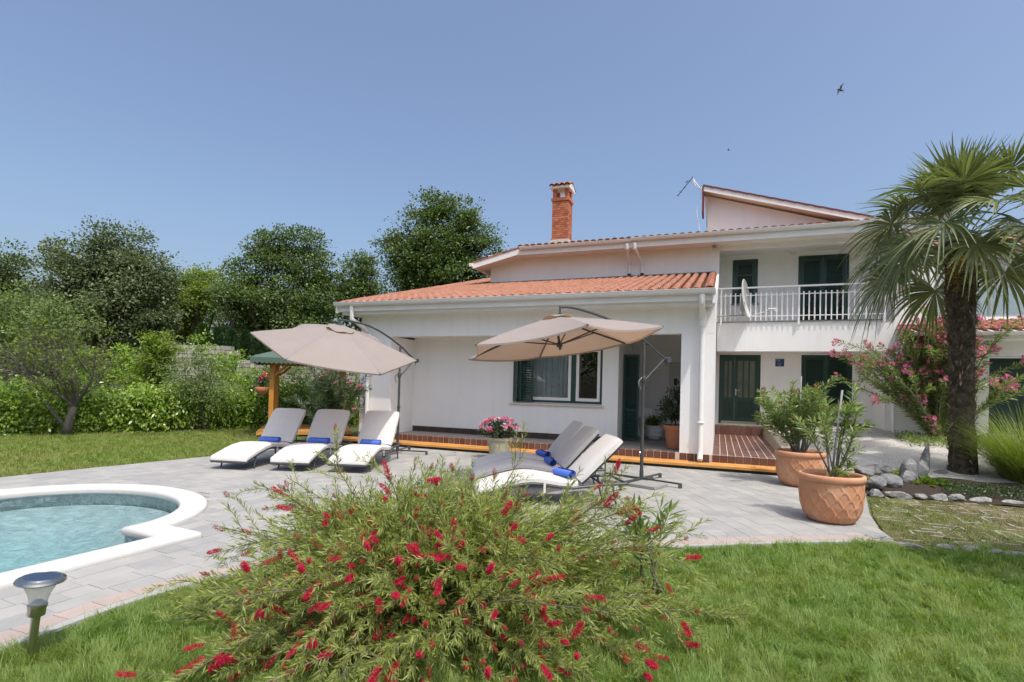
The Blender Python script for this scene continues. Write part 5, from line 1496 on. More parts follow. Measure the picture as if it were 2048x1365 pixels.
for dv_, L_, r in (((-.85, -.1, .62), 1.10, .055), ((.1, .2, 1), 1.2, .05), ((.85, .0, .55), 1.3, .045), ((-.45, .3, .9), 1.25, .045), ((.3, -.3, .8), 1.0, .04), ((-.2, -.4, .9), 1.1, .04)):
    grow(tk[-1], Vector(dv_).normalized(), L_ * .84, r, 4, rs)
mb.tube([(0, 0, .15), (-.30, 0, .45), (-.55, -.05, .82)], [.05, .04, .03], 7)
mb.build('trunk', m_barkg, ftr, smooth=True)
tp_ = np.array([tuple(t) for t in tips]); sel = tp_[rng.choice(len(tp_), 330)]
gate = (np.sin(sel[:, 0] * 2.3 + 1) + np.sin(sel[:, 2] * 3.1)) > -.35; sel = sel[gate]
P = (sel[:, None, :] + rng.normal(size=(len(sel), 7, 3)) * .07).reshape(-1, 3)
link('crown', leaf_mesh('crown', P, rdir(len(P)) + np.array([0, 0, .3]), rng.uniform(.06, .11, len(P)), .045), g_lime, ftr)
# taller shrubs behind / in the hedge
def shrub(name, lobes, ncl, per, clr, L, W, mleaf, label, seed, cat='shrub', base=None, tr=.05, nlimb=10):
    b = base or (np.mean([l_[0] for l_ in lobes]), np.mean([l_[1] for l_ in lobes]), 0)
    return tree(name, b, lobes, ncl, per, clr, L, W, mleaf, m_barkg, label, tr, seed, None, cat, nlimb)
shrub('shrub', PL(19, (60, 690, 75, 70), (-20, 690, 60, 80), (120, 640, 55, 50), (10, 620, 60, 50)), 330, 26, .42, .12, .06, g_olive, 'tall soft green shrub mass left of the fruit tree', 31)
shrub('young_tree', PL(17.5, (310, 715, 36, 40), (295, 690, 22, 22), (330, 690, 22, 26), (285, 760, 40, 30)), 130, 24, .24, .14, .06, g_lime, 'young yellow-green tree with upright shoots beside the stone wall', 32, 'tree')
shrub('shrub', PL(18, (215, 760, 70, 40), (250, 720, 30, 30), (170, 730, 40, 40)), 170, 24, .3, .12, .055, g_hedge, 'leafy shrub behind the fruit tree branches', 33)
shrub('young_tree', PL(16.6, (400, 760, 60, 50), (370, 740, 40, 40), (430, 790, 50, 40), (400, 715, 30, 30)), 190, 26, .28, .09, .03, g_olive, 'small pale olive-like tree with a bent thin trunk on the lawn edge', 34, 'tree', base=tuple(px(416, 858, 16.8)[:2]) + (0,), tr=.05)
shrub('shrub', PL(18.5, (490, 800, 62, 60), (450, 740, 40, 40), (530, 770, 40, 50), (400, 690, 25, 20)), 270, 26, .3, .11, .05, g_hedge, 'bright shrub beside the gazebo post', 35)
shrub('shrub', PL(19, (640, 790, 60, 50), (600, 760, 40, 40), (700, 790, 40, 50)), 170, 24, .3, .11, .05, g_olive, 'pale shrub seen beyond the gazebo', 36)
# white blossom specks on the bush by the wall
# conifers
def conifer(x0, D, top, base_y, hw, label, seed):
    b = px(x0, 760, D); b[2] = 0; h = px(x0, top, D)[2]; r = np.random.default_rng(seed); n_ = 5200
    t = r.random(n_) ** .8; a = r.uniform(0, 6.28, n_); rad = hw / 1072 * D * np.minimum(1, (1 - t) * 2.6 + .06) ** .7 * r.uniform(.75, 1.0, n_)
    P = np.stack([np.cos(a) * rad, np.sin(a) * rad, t * h], 1); Dd = np.stack([np.cos(a) * .4, np.sin(a) * .4, np.ones(n_)], 1) + r.normal(size=(n_, 3)) * .25
    o = empty('cypress_tree', b, label=label, cat='tree', group='clipped cypresses on the stone wall')
    link('crown', leaf_mesh('crown', P, Dd, r.uniform(.12, .2, n_), .09), g_conif if seed != 41 else g_cyp, o)
    MB().tube([(0, 0, -.1), (0, 0, h * .8)], [.09, .03], 6).build('trunk', m_barkd, o)
g_cyp = LEAF('pale_cypress_leaf', (.03, .07, .012), (.06, .11, .02), .2, .6, .2)  # paler green leaf colour, used on the leftmost cypress only
for i, (x0, top, hw, lb) in enumerate(((402, 652, 22, 'lightest rounded cypress, leftmost of the clipped row'), (432, 660, 18, 'dark cypress second in the clipped row from the left'), (460, 664, 18, 'dark cypress third in the clipped row from the left'), (488, 666, 18, 'dark cypress fourth in the clipped row, left of the umbrella tip'), (516, 668, 18, 'dark cypress partly behind the left umbrella tip'), (545, 668, 18, 'dark cypress mostly hidden by the left umbrella'))):
    conifer(x0, 26, top, 715, hw, lb, 41 + i)
# dry stone wall
sw = empty('stone_wall', px(345, 760, 23.5) * np.array([1, 1, 0]), label='pale dry stone wall behind the hedge and gazebo', cat='wall')
w0 = px(340, 760, 23.5); w1 = px(880, 760, 24.5); wd_ = Vector(w1 - w0); wd_.z = 0; wl = wd_.length; wd_.normalize(); wn_ = Vector((-wd_.y, wd_.x, 0))
mb = MB(); z = 0; 
while z < 2.85:
    hh = random.uniform(.13, .22); x = random.uniform(-.2, 0)
    while x < wl:
        ww = random.uniform(.18, .5); j = random.uniform(-.04, .03); e = .012
        zt_ = 2.85 if x < 2.2 else 2.35
        if z < zt_:
            Q = [wd_ * (x + e) + wn_ * j, wd_ * (x + ww - e) + wn_ * (j + random.uniform(-.02, .02)), wd_ * (x + ww - e) + wn_ * .4, wd_ * (x + e) + wn_ * .4]
            mb.hexa([(q.x, q.y, z + e) for q in Q] + [(q.x, q.y, z + hh - e + random.uniform(-.01, .01)) for q in Q])
        x += ww
    z += hh
mb.build('stones', m_stone, sw, kind='stuff')
cw = MB(); Q = [wn_ * .05, wd_ * wl + wn_ * .05, wd_ * wl + wn_ * .38, wn_ * .38]; cw.hexa([(q.x, q.y, 0) for q in Q] + [(q.x, q.y, 2.25) for q in Q]); cw.build('wall_core', m_mortar, sw)
pst_ = px(345, 700, 23.3); MB().bar((pst_[0], pst_[1], 1.8), (pst_[0], pst_[1], 3.12), .11).bar((pst_[0] - .3, pst_[1], 2.72), (pst_[0] + .1, pst_[1], 2.52), .05).build('wooden_post', m_barkg, label='weathered wooden post on top of the stone wall', cat='post')
# ------------------------------------------------------------------ lawn grass
def scatter(poly, dens, margin=0):
    A_ = np.array(poly); lo, hi = A_.min(0), A_.max(0); n_ = int((hi - lo).prod() * dens)
    P = rng.uniform(lo, hi, (n_, 2)); return P[inpoly(P, poly)]
def grass(name, P, h, w_, bend, m, parent, label=None, nseg=2, lean=.35, zb=-.04):
    n_ = len(P)
    cell = np.floor(P / .075).astype(int); hsh = (cell[:, 0] * 73856093 ^ cell[:, 1] * 19349663) & 1023
    fld = np.random.default_rng(77).normal(size=(1024, 3))
    D = np.concatenate([rng.normal(size=(n_, 2)) * lean * .8 + fld[hsh][:, :2] * lean * .95, np.ones((n_, 1))], 1)
    hh = rng.uniform(.5, 1.3, n_) * h * (1 + .25 * fld[hsh][:, 2].clip(-1.5, 1.5))
    # tufts and thin spots
    tf = np.sin(P[:, 0] * 5.1 + np.sin(P[:, 1] * 3.3) * 2) * np.sin(P[:, 1] * 4.3 + 1) ; hh *= 1 + .28 * tf
    Q = np.concatenate([P, np.full((n_, 1), zb)], 1)
    return link(name, blade_mesh(name, Q, D, hh, rng.uniform(.7, 1.25, n_) * w_, rng.uniform(.1, 1.0, n_) * bend, nseg), m, parent, kind='stuff')
edge = [tuple(p) for p in bs]
NEAR = [(-3.4, 1.9)] + [e for e in edge if e[1] > 2.0] + [(4.33, 5.9), (5.1, 5.84), (7.4, 5.45), (5.2, 2.6), (3.0, 1.9)]
P = scatter(NEAR, 17500)
vis_ = (P[:, 1] > 2.35) & (np.abs(P[:, 0]) < P[:, 1] * 1.10 + .5); P = P[vis_]
dens_k = np.clip((3.1 / P[:, 1]) ** 1.1, .35, 1); P = P[rng.random(len(P)) < dens_k]
print('near blades', len(P))
wk_ = np.clip(P[:, 1] / 3.4, .9, 1.9)
grass('lawn_grass', P, .082, .0046 * wk_, .55, g_grass, lawn)
Ps = P[rng.random(len(P)) < .035]
grass('straw_blades', Ps, .085, .0036, .9, LEAF('straw_blade', (.38, .36, .17), (.55, .52, .30), .4, .5, .3), lawn, lean=.8)
P = scatter(NEAR, 260); P = P[(P[:, 1] > 2.35)]
grass('tall_grass_wisps', P, .17, .004, .6, g_grassf, lawn, nseg=3)
# clover-like broad leaves here and there in the lawn
P = scatter(NEAR, 60); P = P[(np.sin(P[:, 0] * 3) + np.sin(P[:, 1] * 4 + 2)) > .7]
Q = np.concatenate([P, rng.uniform(.0, .035, (len(P), 1))], 1); Q = np.repeat(Q, 4, 0)
link('lawn_weeds', leaf_mesh('lawn_weeds', Q, np.concatenate([rng.normal(size=(len(Q), 2)), np.full((len(Q), 1), .5)], 1), .024, .014, .2, .6), g_grass, lawn, kind='stuff')
FARL = [(-19, 9.2), (-13.3, 13.9), (-10.6, 15.6), (-8.2, 18.2), (-6.6, 18), (-5.9, 14.5), (-5.95, 12.3), (-6.1, 11.11), (-6.74, 10.07), (-7.16, 9.45), (-7.53, 8.81), (-7.85, 8.29), (-8.7, 7.0), (-14, 5)]
P = scatter(FARL, 1900); P = P[np.abs(P[:, 0]) < P[:, 1] * 1.05 + .6]
print('far blades', len(P))
far_zone = P
dry_ = (P[:, 1] > 15.2 + .7 * np.sin(P[:, 0] * 2)) & (P[:, 0] > -10.6) & (rng.random(len(P)) < .75)
grass('far_lawn_grass', P[~dry_], .075, .011, .5, g_grassf, lawn, lean=.3)
grass('dry_lawn_patch', P[dry_], .05, .011, .5, g_dryg, lawn, lean=.4)
P = scatter(DR, 3000); P = P[(P[:, 0] < P[:, 1] * 1.05 + .6)]
tf = np.sin(P[:, 0] * 3.1 + 1) * np.sin(P[:, 1] * 2.7) + .5 * np.sin(P[:, 0] * 7); P = P[(tf > -.25 - .5 * (P[:, 0] < 5.7)) | (rng.random(len(P)) < .30)]
grass('driveway_grass', P, .042, .0055, .6, g_dryg, drv, lean=.6, zb=-.032)
P = scatter(DR, 1500); P = P[(P[:, 0] < 6.2)]
grass('driveway_green_grass', P, .05, .005, .6, g_grass, drv, lean=.6, zb=-.032)
# fringe of blades overhanging the kerb
k_ = np.array(edge); i_ = rng.integers(3, len(k_) - 1, 3800); t_ = rng.random((3800, 1)); fp_ = k_[i_] * (1 - t_) + k_[np.minimum(i_ + 1, len(k_) - 1)] * t_ + rng.normal(size=(3800, 2)) * np.array([[.025, .025]])
grass('kerb_grass', fp_, .085, .005, .7, g_grass, lawn, lean=.5)

# ------------------------------------------------------------------ bottlebrush shrub
BB = np.array([-.50, 3.95, 0.])
bsh = empty('bottlebrush_shrub', BB, label='wide arching bottlebrush shrub with crimson flower spikes in the lawn', cat='shrub')
LP, LD, LL, LWd = [], [], [], []
stems = MB(); fl_spots = []
rs = np.random.default_rng(21)
def walk(p, d, L_, n_, grav, jit=.06):
    pts = [p]; ds = [d]
    for i in range(n_):
        d = unit(d + rs.normal(size=3) * jit + np.array([0, 0, -grav]) * (L_ / n_) * 2.2); p = p + d * (L_ / n_)
        if p[2] < .03: p[2] = .03; d[2] = abs(d[2]) * .2
        pts.append(p); ds.append(d)
    return pts, ds
def leafy(pts, ds, t0, gap, Lm):
    for i in range(len(pts) - 1):
        if i / (len(pts) - 1) < t0: continue
        seg = pts[i + 1] - pts[i]; n_ = max(1, int(np.linalg.norm(seg) / gap))
        for k in range(n_):
            q = pts[i] + seg * ((k + rs.random()) / n_); rad = unit(np.cross(ds[i], rs.normal(size=3)))
            LP.append(q); LD.append(ds[i] * rs.uniform(.55, .95) + rad * .62); LL.append(Lm * rs.uniform(.65, 1.2)); LWd.append(rs.uniform(.0062, .0092))
NS = 310
for s_ in range(NS):
    az = rs.uniform(0, 2 * math.pi)
    side = abs(math.cos(az)); reach = (1.0 + .92 * side ** 1.4) * rs.uniform(.6, 1.08)
    if math.cos(az) > 0: reach *= .97
    if s_ >= 205: az = rs.uniform(math.pi * .95, math.pi * 2.05); reach *= rs.uniform(.45, .8)
    e = math.radians(rs.choice([rs.uniform(12, 38), rs.uniform(35, 58), rs.uniform(52, 74)], p=[.46, .36, .18]))
    p = BB + np.array([rs.normal() * .22, rs.normal() * .14, .02]); d = np.array([math.cos(az) * math.cos(e), math.sin(az) * math.cos(e), math.sin(e)])
    L_ = reach * (1.0 if e < .9 else rs.uniform(.55, .72))
    pts, ds = walk(p, d, L_, 14, rs.uniform(.10, .40) if e < 1.0 else rs.uniform(.02, .18))
    stems.tube([q - BB for q in pts], [.0065 * (1 - .75 * i / 14) + .0010 for i in range(15)], 5, cap=False)
    leafy(pts, ds, .35, .0075, .058)
    for k in range(rs.integers(15, 21)):
        i = rs.integers(3, 14); rad = unit(np.cross(ds[i], rs.normal(size=3)))
        d2 = unit(ds[i] * rs.uniform(.55, 1.0) + rad * rs.uniform(.35, .75) + np.array([0, 0, .08])); l2 = rs.uniform(.16, .44) * (1 - .25 * i / 14)
        p2, dd2 = walk(pts[i], d2, l2, 6, rs.uniform(.0, .55), .08)
        stems.tube([q - BB for q in p2], [.0026 * (1 - .6 * j / 6) for j in range(7)], 4, cap=False)
        leafy(p2, dd2, .08, .0068, .058)
        if rs.random() < .34: fl_spots.append((p2[6], dd2[6]))
    if rs.random() < .3: fl_spots.append((pts[12], ds[12]))
for _ in range(15000):
    q_ = unit(rs.normal(size=3)) * rs.random() ** .4 * np.array([1.35, .66, .42]) + np.array([0, 0, .40])
    if q_[2] > .03: LP.append(BB + q_); LD.append(q_ * np.array([1, 1, .5]) + rs.normal(size=3) * .4); LL.append(rs.uniform(.05, .08)); LWd.append(rs.uniform(.010, .015))
LP = np.array(LP) - BB; LD = np.array(LD); print('bush leaves', len(LP), 'flowers', len(fl_spots))
stems.build('branches', m_twig, bsh, smooth=True)
link('leaves', leaf_mesh('leaves', LP, LD, np.array(LL), np.array(LWd), .08, .62, unit(unit(LP - np.array([0, 0, .2])) * .5 + np.array([.15, -.35, .75]))), g_bot, bsh)
def brush_mesh(name, L_, R_, n_, seed):
    r = np.random.default_rng(seed); t = r.random(n_); a = r.uniform(0, 6.28, n_)
    base = np.stack([np.zeros(n_), np.zeros(n_), (t - .5) * L_], 1); prof_ = np.sqrt(np.clip(1 - (2 * t - 1) ** 4, .12, 1))
    D = np.stack([np.cos(a), np.sin(a), r.normal(size=n_) * .28 + .12], 1)
    me = leaf_mesh(name, base, D, R_ * prof_ * r.uniform(.75, 1.12, n_), .0032)
    return me
m_fl = LEAF('crimson_stamens', (.46, .012, .055), (.76, .055, .13), .32, .6, .2, (1.2, .9, .9))
m_fl2 = LEAF('fading_stamens', (.30, .035, .035), (.46, .12, .075), .25, .6, .2, (1.1, .9, .8))
fm = [brush_mesh('flower_mesh%d' % i, .125 + .02 * i, .029 + .002 * (i % 2), 420, 60 + i) for i in range(3)]
fm2 = [brush_mesh('old_flower_mesh%d' % i, .085, .026, 150, 70 + i) for i in range(2)]
for m_ in fm: m_.materials.append(m_fl)
for m_ in fm2: m_.materials.append(m_fl2)
fl_spots = [f_ for f_ in fl_spots if (f_[0] - BB) @ np.array([0, -1., .9]) > rs.uniform(.15, .7)]
rs.shuffle(fl_spots)
fl_spots.sort(key=lambda f_: -((f_[0] - BB) @ np.array([0, -1., .5]) + .35 * np.linalg.norm(f_[0] - BB) + rs.normal() * .22))
print('flowers kept', len(fl_spots))
for i, (p, d) in enumerate(fl_spots[:290]):
    me = fm[i % 3] if i % 5 > 1 else fm2[i % 2]
    o = bpy.data.objects.new('flower_spike', me); col.objects.link(o); o.parent = bsh
    o.location = Vector(p - BB + unit(p - BB - np.array([0, 0, .25])) * .035); q = Vector(d).to_track_quat('Z', 'Y'); o.rotation_euler = q.to_euler()
    s_ = rs.uniform(.5, 1.0); o.scale = (s_, s_, s_ * rs.uniform(.7, 1.25))
    if me in fm2: o['label'] = 'fading reddish-brown flower spike'

Vx = []; Fx = []; cnt_ = 0
src_ = fm2[0]; vv_ = np.array([tuple(v.co) for v in src_.vertices]); ff_ = np.array([tuple(p.vertices) for p in src_.polygons])
for (p, d) in fl_spots[290:620]:
    q = Vector(d).to_track_quat('Z', 'Y').to_matrix(); s_ = rs.uniform(.5, .95)
    Vx.append((vv_ * s_) @ np.array(q).T + (p - BB)); Fx.append(ff_ + cnt_ * len(vv_)); cnt_ += 1
if cnt_: link('fading_spikes', np_mesh('fading_spikes', np.concatenate(Vx), np.concatenate(Fx)), m_fl2, bsh, kind='stuff')
# ------------------------------------------------------------------ oleanders
def petal_cluster(name, n_, R_, s_, seed):
    r = np.random.default_rng(seed); P = []; D = []
    for k in range(n_):
        c = unit(r.normal(size=3) + np.array([0, 0, .6])) * R_ * r.uniform(.5, 1); ax = unit(c + r.normal(size=3) * .3 * R_)
        e1_ = unit(np.cross(ax, r.normal(size=3))); e2_ = np.cross(ax, e1_)
        for j in range(5):
            a = 2 * math.pi * j / 5; P.append(c); D.append(e1_ * math.cos(a) + e2_ * math.sin(a) + ax * .35)
    return leaf_mesh(name, np.array(P), np.array(D), s_, s_ * .95)
m_pinkf = LEAF('pink_petal', (.72, .12, .32), (.88, .36, .55), .35, .6, .2, (1, .8, .9))
m_redf = LEAF('dark_red_petal', (.28, .012, .03), (.42, .03, .06), .3, .6, .2, (1, .7, .7))
m_palef = LEAF('salmon_petal', (.62, .22, .24), (.74, .38, .36), .3, .6, .2, (1, .8, .8))
def oleander(name, base, h, spread, nst, Lf, Wf, mleaf, mfl, nfl, label, seed, low=.35, cat='shrub', extra=(), fs=.02, fR=.075, sq=1.0, wh=5, splits=2, up=.0):
    base = np.array(base, float); r = np.random.default_rng(seed); root = empty(name, base, label=label, cat=cat)
    mb = MB(); P = []; D = []; tips_ = []
    starts = [(r.uniform(0, 6.28), None) for _ in range(nst)] + [(None, e) for e in extra]
    for (az, ex) in starts:
        p = np.array([r.normal() * .05, r.normal() * .05, 0.])
        if ex is None:
            out_ = spread * r.uniform(.15, 1.0); end = np.array([math.cos(az) * out_, math.sin(az) * out_ * sq, h * r.uniform(.62, 1.0) * (1 - .25 * (out_ / spread) ** 2)])
        else: end = np.array(ex, float) - base
        branches = [(p, end, .013 * max(1, h / 1.6), 0)]
        while branches:
            a_, b_, rad, lv = branches.pop(); n_ = 8; L_ = np.linalg.norm(b_ - a_); bow = r.normal(size=3) * .05 * L_; bow[2] += .06 * L_
            pts = [a_ * (1 - t) + b_ * t + bow * math.sin(math.pi * t) for t in np.linspace(0, 1, n_ + 1)]
            mb.tube([tuple(q) for q in pts], [rad * (1 - .7 * i / n_) for i in range(n_ + 1)], 5, cap=False)
            t0 = low if lv == 0 else .15
            nn_ = int(L_ * (1 - t0) / (Lf * .30))
            for k in range(nn_):
                t = t0 + (1 - t0) * (k + .5) / nn_; i = min(int(t * n_), n_ - 1); q = pts[i] + (pts[i + 1] - pts[i]) * (t * n_ - i); dd = unit(pts[i + 1] - pts[i])
                a0_ = r.uniform(0, 6.28); e1_ = unit(np.cross(dd, np.array([.3, .5, .8]))); e2_ = np.cross(dd, e1_)
                for j in range(3):
                    aa_ = a0_ + j * 2.094; P.append(q); D.append(dd * r.uniform(.5, 1.0) + (e1_ * math.cos(aa_) + e2_ * math.sin(aa_)) * .8)
            for j in range(wh): P.append(pts[-1]); D.append(unit(pts[-1] - pts[-2]) * 1.0 + r.normal(size=3) * .55)
            tips_.append((pts[-1], unit(pts[-1] - pts[-2])))
            if lv < 1:
                for k in range(splits):
                    i = r.integers(3, 7); e_ = pts[i] + (b_ - a_) * r.uniform(.22, .42) + r.normal(size=3) * np.array([.20, .20, .10]) * L_ * .6; branches.append((pts[i], e_, rad * .6, 1))
    P = np.array(P); D = np.array(D)
    mb.build('stems', m_twig, root, smooth=True, kind='stuff')
    link('leaves', leaf_mesh('leaves', P, D, r.uniform(.7, 1.15, len(P)) * Lf, r.uniform(.8, 1.2, len(P)) * Wf, .12, .55, unit(np.array([[.2, -.4, .8]]))), mleaf, root)
    if nfl:
        fms = [petal_cluster(name + '_blossom%d' % i, 7 + 3 * i, fR, fs, seed + i) for i in range(3)]
        for m_ in fms: m_.materials.append(mfl)
        r.shuffle(tips_)
        ex_t = [(np.array(e) - base, np.array([0, 0, 1.])) for e in extra]
        for i, (q, dd) in enumerate((ex_t + tips_)[:nfl]):
            o = bpy.data.objects.new('flower_cluster', fms[i % 3]); col.objects.link(o); o.parent = root; o.location = Vector(q + dd * .03); o.rotation_euler = (r.uniform(-.4, .4), r.uniform(-.4, .4), r.uniform(0, 6)); s_ = r.uniform(.7, 1.2); o.scale = (s_, s_, s_)
    return root
oleander('potted_oleander', (5.05, 9.35, .50), 1.28, .66, 24, .145, .027, g_ole, m_redf, 20, 'dense oleander with dark red flowers in the half-shaded pot', 81, low=.22, fs=.020, fR=.05, splits=3)
oleander('potted_oleander', (4.10, 6.85, .50), 1.08, .38, 8, .14, .025, g_ole, None, 0, 'airy oleander without flowers in the sunlit pot', 82, low=.40, splits=1, extra=[tuple(px(1722, 900, 6.8)), tuple(px(1705, 935, 6.7)), tuple(px(1690, 945, 6.6))])
for (x, y, z0, z1, lx, lb) in ((5.03, 9.36, .45, 1.90, .02, 'thin grey stake in the half-shaded terracotta pot'), (4.10, 6.86, .45, 1.66, .13, 'thin grey stake in the sunlit terracotta pot')):
    MB().tube([(x, y, z0), (x + lx * 1.0, y, z1)], .013, 8).build('plant_stake', m_slab, smooth=True, label=lb, cat='stake')
E0 = H(4.95, 4.05, .50)
def hx_(a, b, z): return tuple(H(a, b, z))
oleander('pink_oleander', tuple(E0), 3.05, .66, 46, .17, .034, g_ole, m_pinkf, 240, 'tall oleander full of pink flowers between the palm and the house', 83, low=.08, fs=.046, fR=.115, splits=4,
         extra=[hx_(3.15, 4.0, 2.42), hx_(3.35, 4.0, 2.48), hx_(3.55, 4.0, 2.30), hx_(3.3, 4.0, 2.15), hx_(3.75, 4.0, 2.36), hx_(3.95, 4.0, 1.95), hx_(3.85, 4.0, 1.75), hx_(4.9, 4.0, 3.45), hx_(5.0, 4.0, 3.3), hx_(4.75, 4.0, 3.15), hx_(4.6, 4.0, 3.0), hx_(5.2, 4.0, 3.2), hx_(6.15, 3.9, 3.25), hx_(5.95, 3.9, 2.7), hx_(6.2, 3.9, 2.0), hx_(6.3, 3.9, 1.85), hx_(5.4, 3.6, 2.1), hx_(4.7, 3.7, 1.0), hx_(4.5, 3.7, 1.5)])
oleander('corner_oleander', (-4.55, 13.75, 0), 2.0, 1.35, 26, .16, .028, g_oled, m_palef, 16, 'dark oleander with salmon flowers at the left corner of the house', 84, low=.12, fs=.032, fR=.085, splits=3)
oleander('oleander_sapling', (1.18, 4.28, -.03), .78, .30, 4, .17, .026, g_ole, None, 0, 'small long-leaved sapling in the grass at the right of the red shrub', 85, low=.30, splits=1)
# pot plants
tree('potted_camellia', tuple(H(-.95, .80, ZT + .44)), [(*H(-.98, .80, 1.25), .30, .30, .34), (*H(-.85, .8, 1.5), .18, .18, .26), (*H(-1.12, .8, 1.05), .26, .26, .22)], 110, 14, .10, .075, .036, g_cam, m_barkd, 'dark glossy bush in the plain pot beside the white column', .016, 51, cat='plant', nlimb=14)
shrub('recess_plant', [(*H(-1.62, 2.75, .72), .22, .22, .12)], 30, 10, .08, .10, .05, g_bed, 'small leafy plant in the white pot of the entry recess', 52, 'plant', base=tuple(H(-1.62, 2.75, .60)), tr=.012)
gr = tree('geranium', (-.24, 11.75, .42), [(-.24, 11.75, .66, .34, .30, .17), (-.24, 11.7, .60, .40, .3, .12)], 90, 14, .09, .05, .05, g_cam, m_barkd, 'mound of pink and white geraniums in the pale planter', .015, 53, cat='flowers', nlimb=10)
mats_g = [LEAF('geranium_pink', (.70, .16, .32), (.85, .42, .55), .3, .6, .2, (1, .8, .9)), LEAF('geranium_white', (.78, .62, .68), (.85, .78, .80), .3, .6, .2, (1, 1, 1)), LEAF('geranium_red', (.62, .05, .10), (.75, .14, .18), .3, .6, .2, (1, .8, .8))]
gms = []
for i in range(3):
    m_ = petal_cluster('geranium_head%d' % i, 12, .05, .022, 90 + i); m_.materials.append(mats_g[i]); gms.append(m_)
r = np.random.default_rng(5)
for i in range(58):
    a = r.uniform(0, 6.28); e = r.uniform(-.15, 1.45); o = bpy.data.objects.new('flower_head', gms[r.choice([0, 0, 1, 2])]); col.objects.link(o); o.parent = gr
    o.location = (math.cos(a) * math.cos(e) * .42, math.sin(a) * math.cos(e) * .36, .22 + math.sin(e) * .24); o.rotation_euler = (r.uniform(-.5, .5), r.uniform(-.5, .5), a)
# hanging basket at the gazebo post
hb = tree('hanging_basket', tuple(px(525, 775, 14.9)), [(*px(525, 765, 14.9), .24, .2, .14)], 26, 12, .09, .07, .04, g_cam, m_barkd, 'small hanging basket with red flowers at the gazebo post', .012, 54, cat='flowers', nlimb=6)
for i, (x, y) in enumerate(((528, 748), (533, 752), (524, 757), (521, 760))):
    o = bpy.data.objects.new('flower_head', gms[2]); col.objects.link(o); o.parent = hb; o.location = Vector(px(x, y, 14.8) - px(525, 775, 14.9)); o.scale = (1.3, 1.3, 1.3)
b0 = Vector(px(525, 778, 14.9)) - Vector(px(525, 775, 14.9)); MB().lathe([(.05, -.22), (.16, -.12), (.2, -.0), (.19, 0.01)], 16).build('basket', m_terra2, hb, smooth=True)

# ------------------------------------------------------------------ palm
PB = np.array([8.62, 10.22, .08]); PT_ = np.array([8.48, 10.17, 4.55])
palm = empty('palm_tree', PB, label='windmill palm with fibrous trunk and drooping fan fronds', cat='palm')
mb = MB(); n_ = 36; V = []; F = []; K = 20
rs = np.random.default_rng(9)
for i in range(n_ + 1):
    t = i / n_; c = (PT_ - PB) * t; R0 = .185 + .06 * max(0, t - .45) / .55 + (.04 * (1 - t) ** 8)
    for k in range(K):
        a = 2 * math.pi * k / K; rr = R0 * (1 + rs.normal() * .055 + (.05 if i % 2 else 0)); V.append((c[0] + rr * math.cos(a), c[1] + rr * math.sin(a), c[2] + rs.normal() * .012))
for i in range(n_):
    for k in range(K): k2 = (k + 1) % K; F.append((i * K + k, i * K + k2, (i + 1) * K + k2, (i + 1) * K + k))
m_trunk = M('palm_fibre', (.055, .042, .030), .95, .4, 18, .9, 35, hue=(.10, .08, .055), noise2=9)
mb.add(V, F).build('trunk', m_trunk, palm)
N = 340; t = rs.random(N); a = rs.uniform(0, 6.28, N); c = (PT_ - PB)[None] * t[:, None]
P = c + np.stack([np.cos(a), np.sin(a), np.zeros(N)], 1) * (.18 + .055 * np.maximum(0, t - .45) / .55)[:, None]
link('leaf_stubs', leaf_mesh('leaf_stubs', P, np.stack([np.cos(a) * .45, np.sin(a) * .45, rs.choice([-1, 1], N, p=[.35, .65])], 1) + rs.normal(size=(N, 3)) * .25, rs.uniform(.08, .2, N), rs.uniform(.02, .05, N), 0), M('old_leaf_base', (.20, .155, .10), .9, .2, 20, rnd=.4), palm, kind='stuff')
N = 5200; t = rs.random(N) ** .9; a = rs.uniform(0, 6.28, N); c = (PT_ - PB)[None] * t[:, None]; P = c + np.stack([np.cos(a), np.sin(a), np.zeros(N)], 1) * (.185 + .06 * np.maximum(0, t - .45) / .55)[:, None]
link('trunk_fibres', leaf_mesh('trunk_fibres', P, np.stack([np.cos(a) * .35 - np.sin(a) * rs.normal(size=N) * .6, np.sin(a) * .35 + np.cos(a) * rs.normal(size=N) * .6, rs.normal(size=N) * .9], 1), rs.uniform(.05, .14, N), .004, .3), m_trunk, palm, kind='stuff')
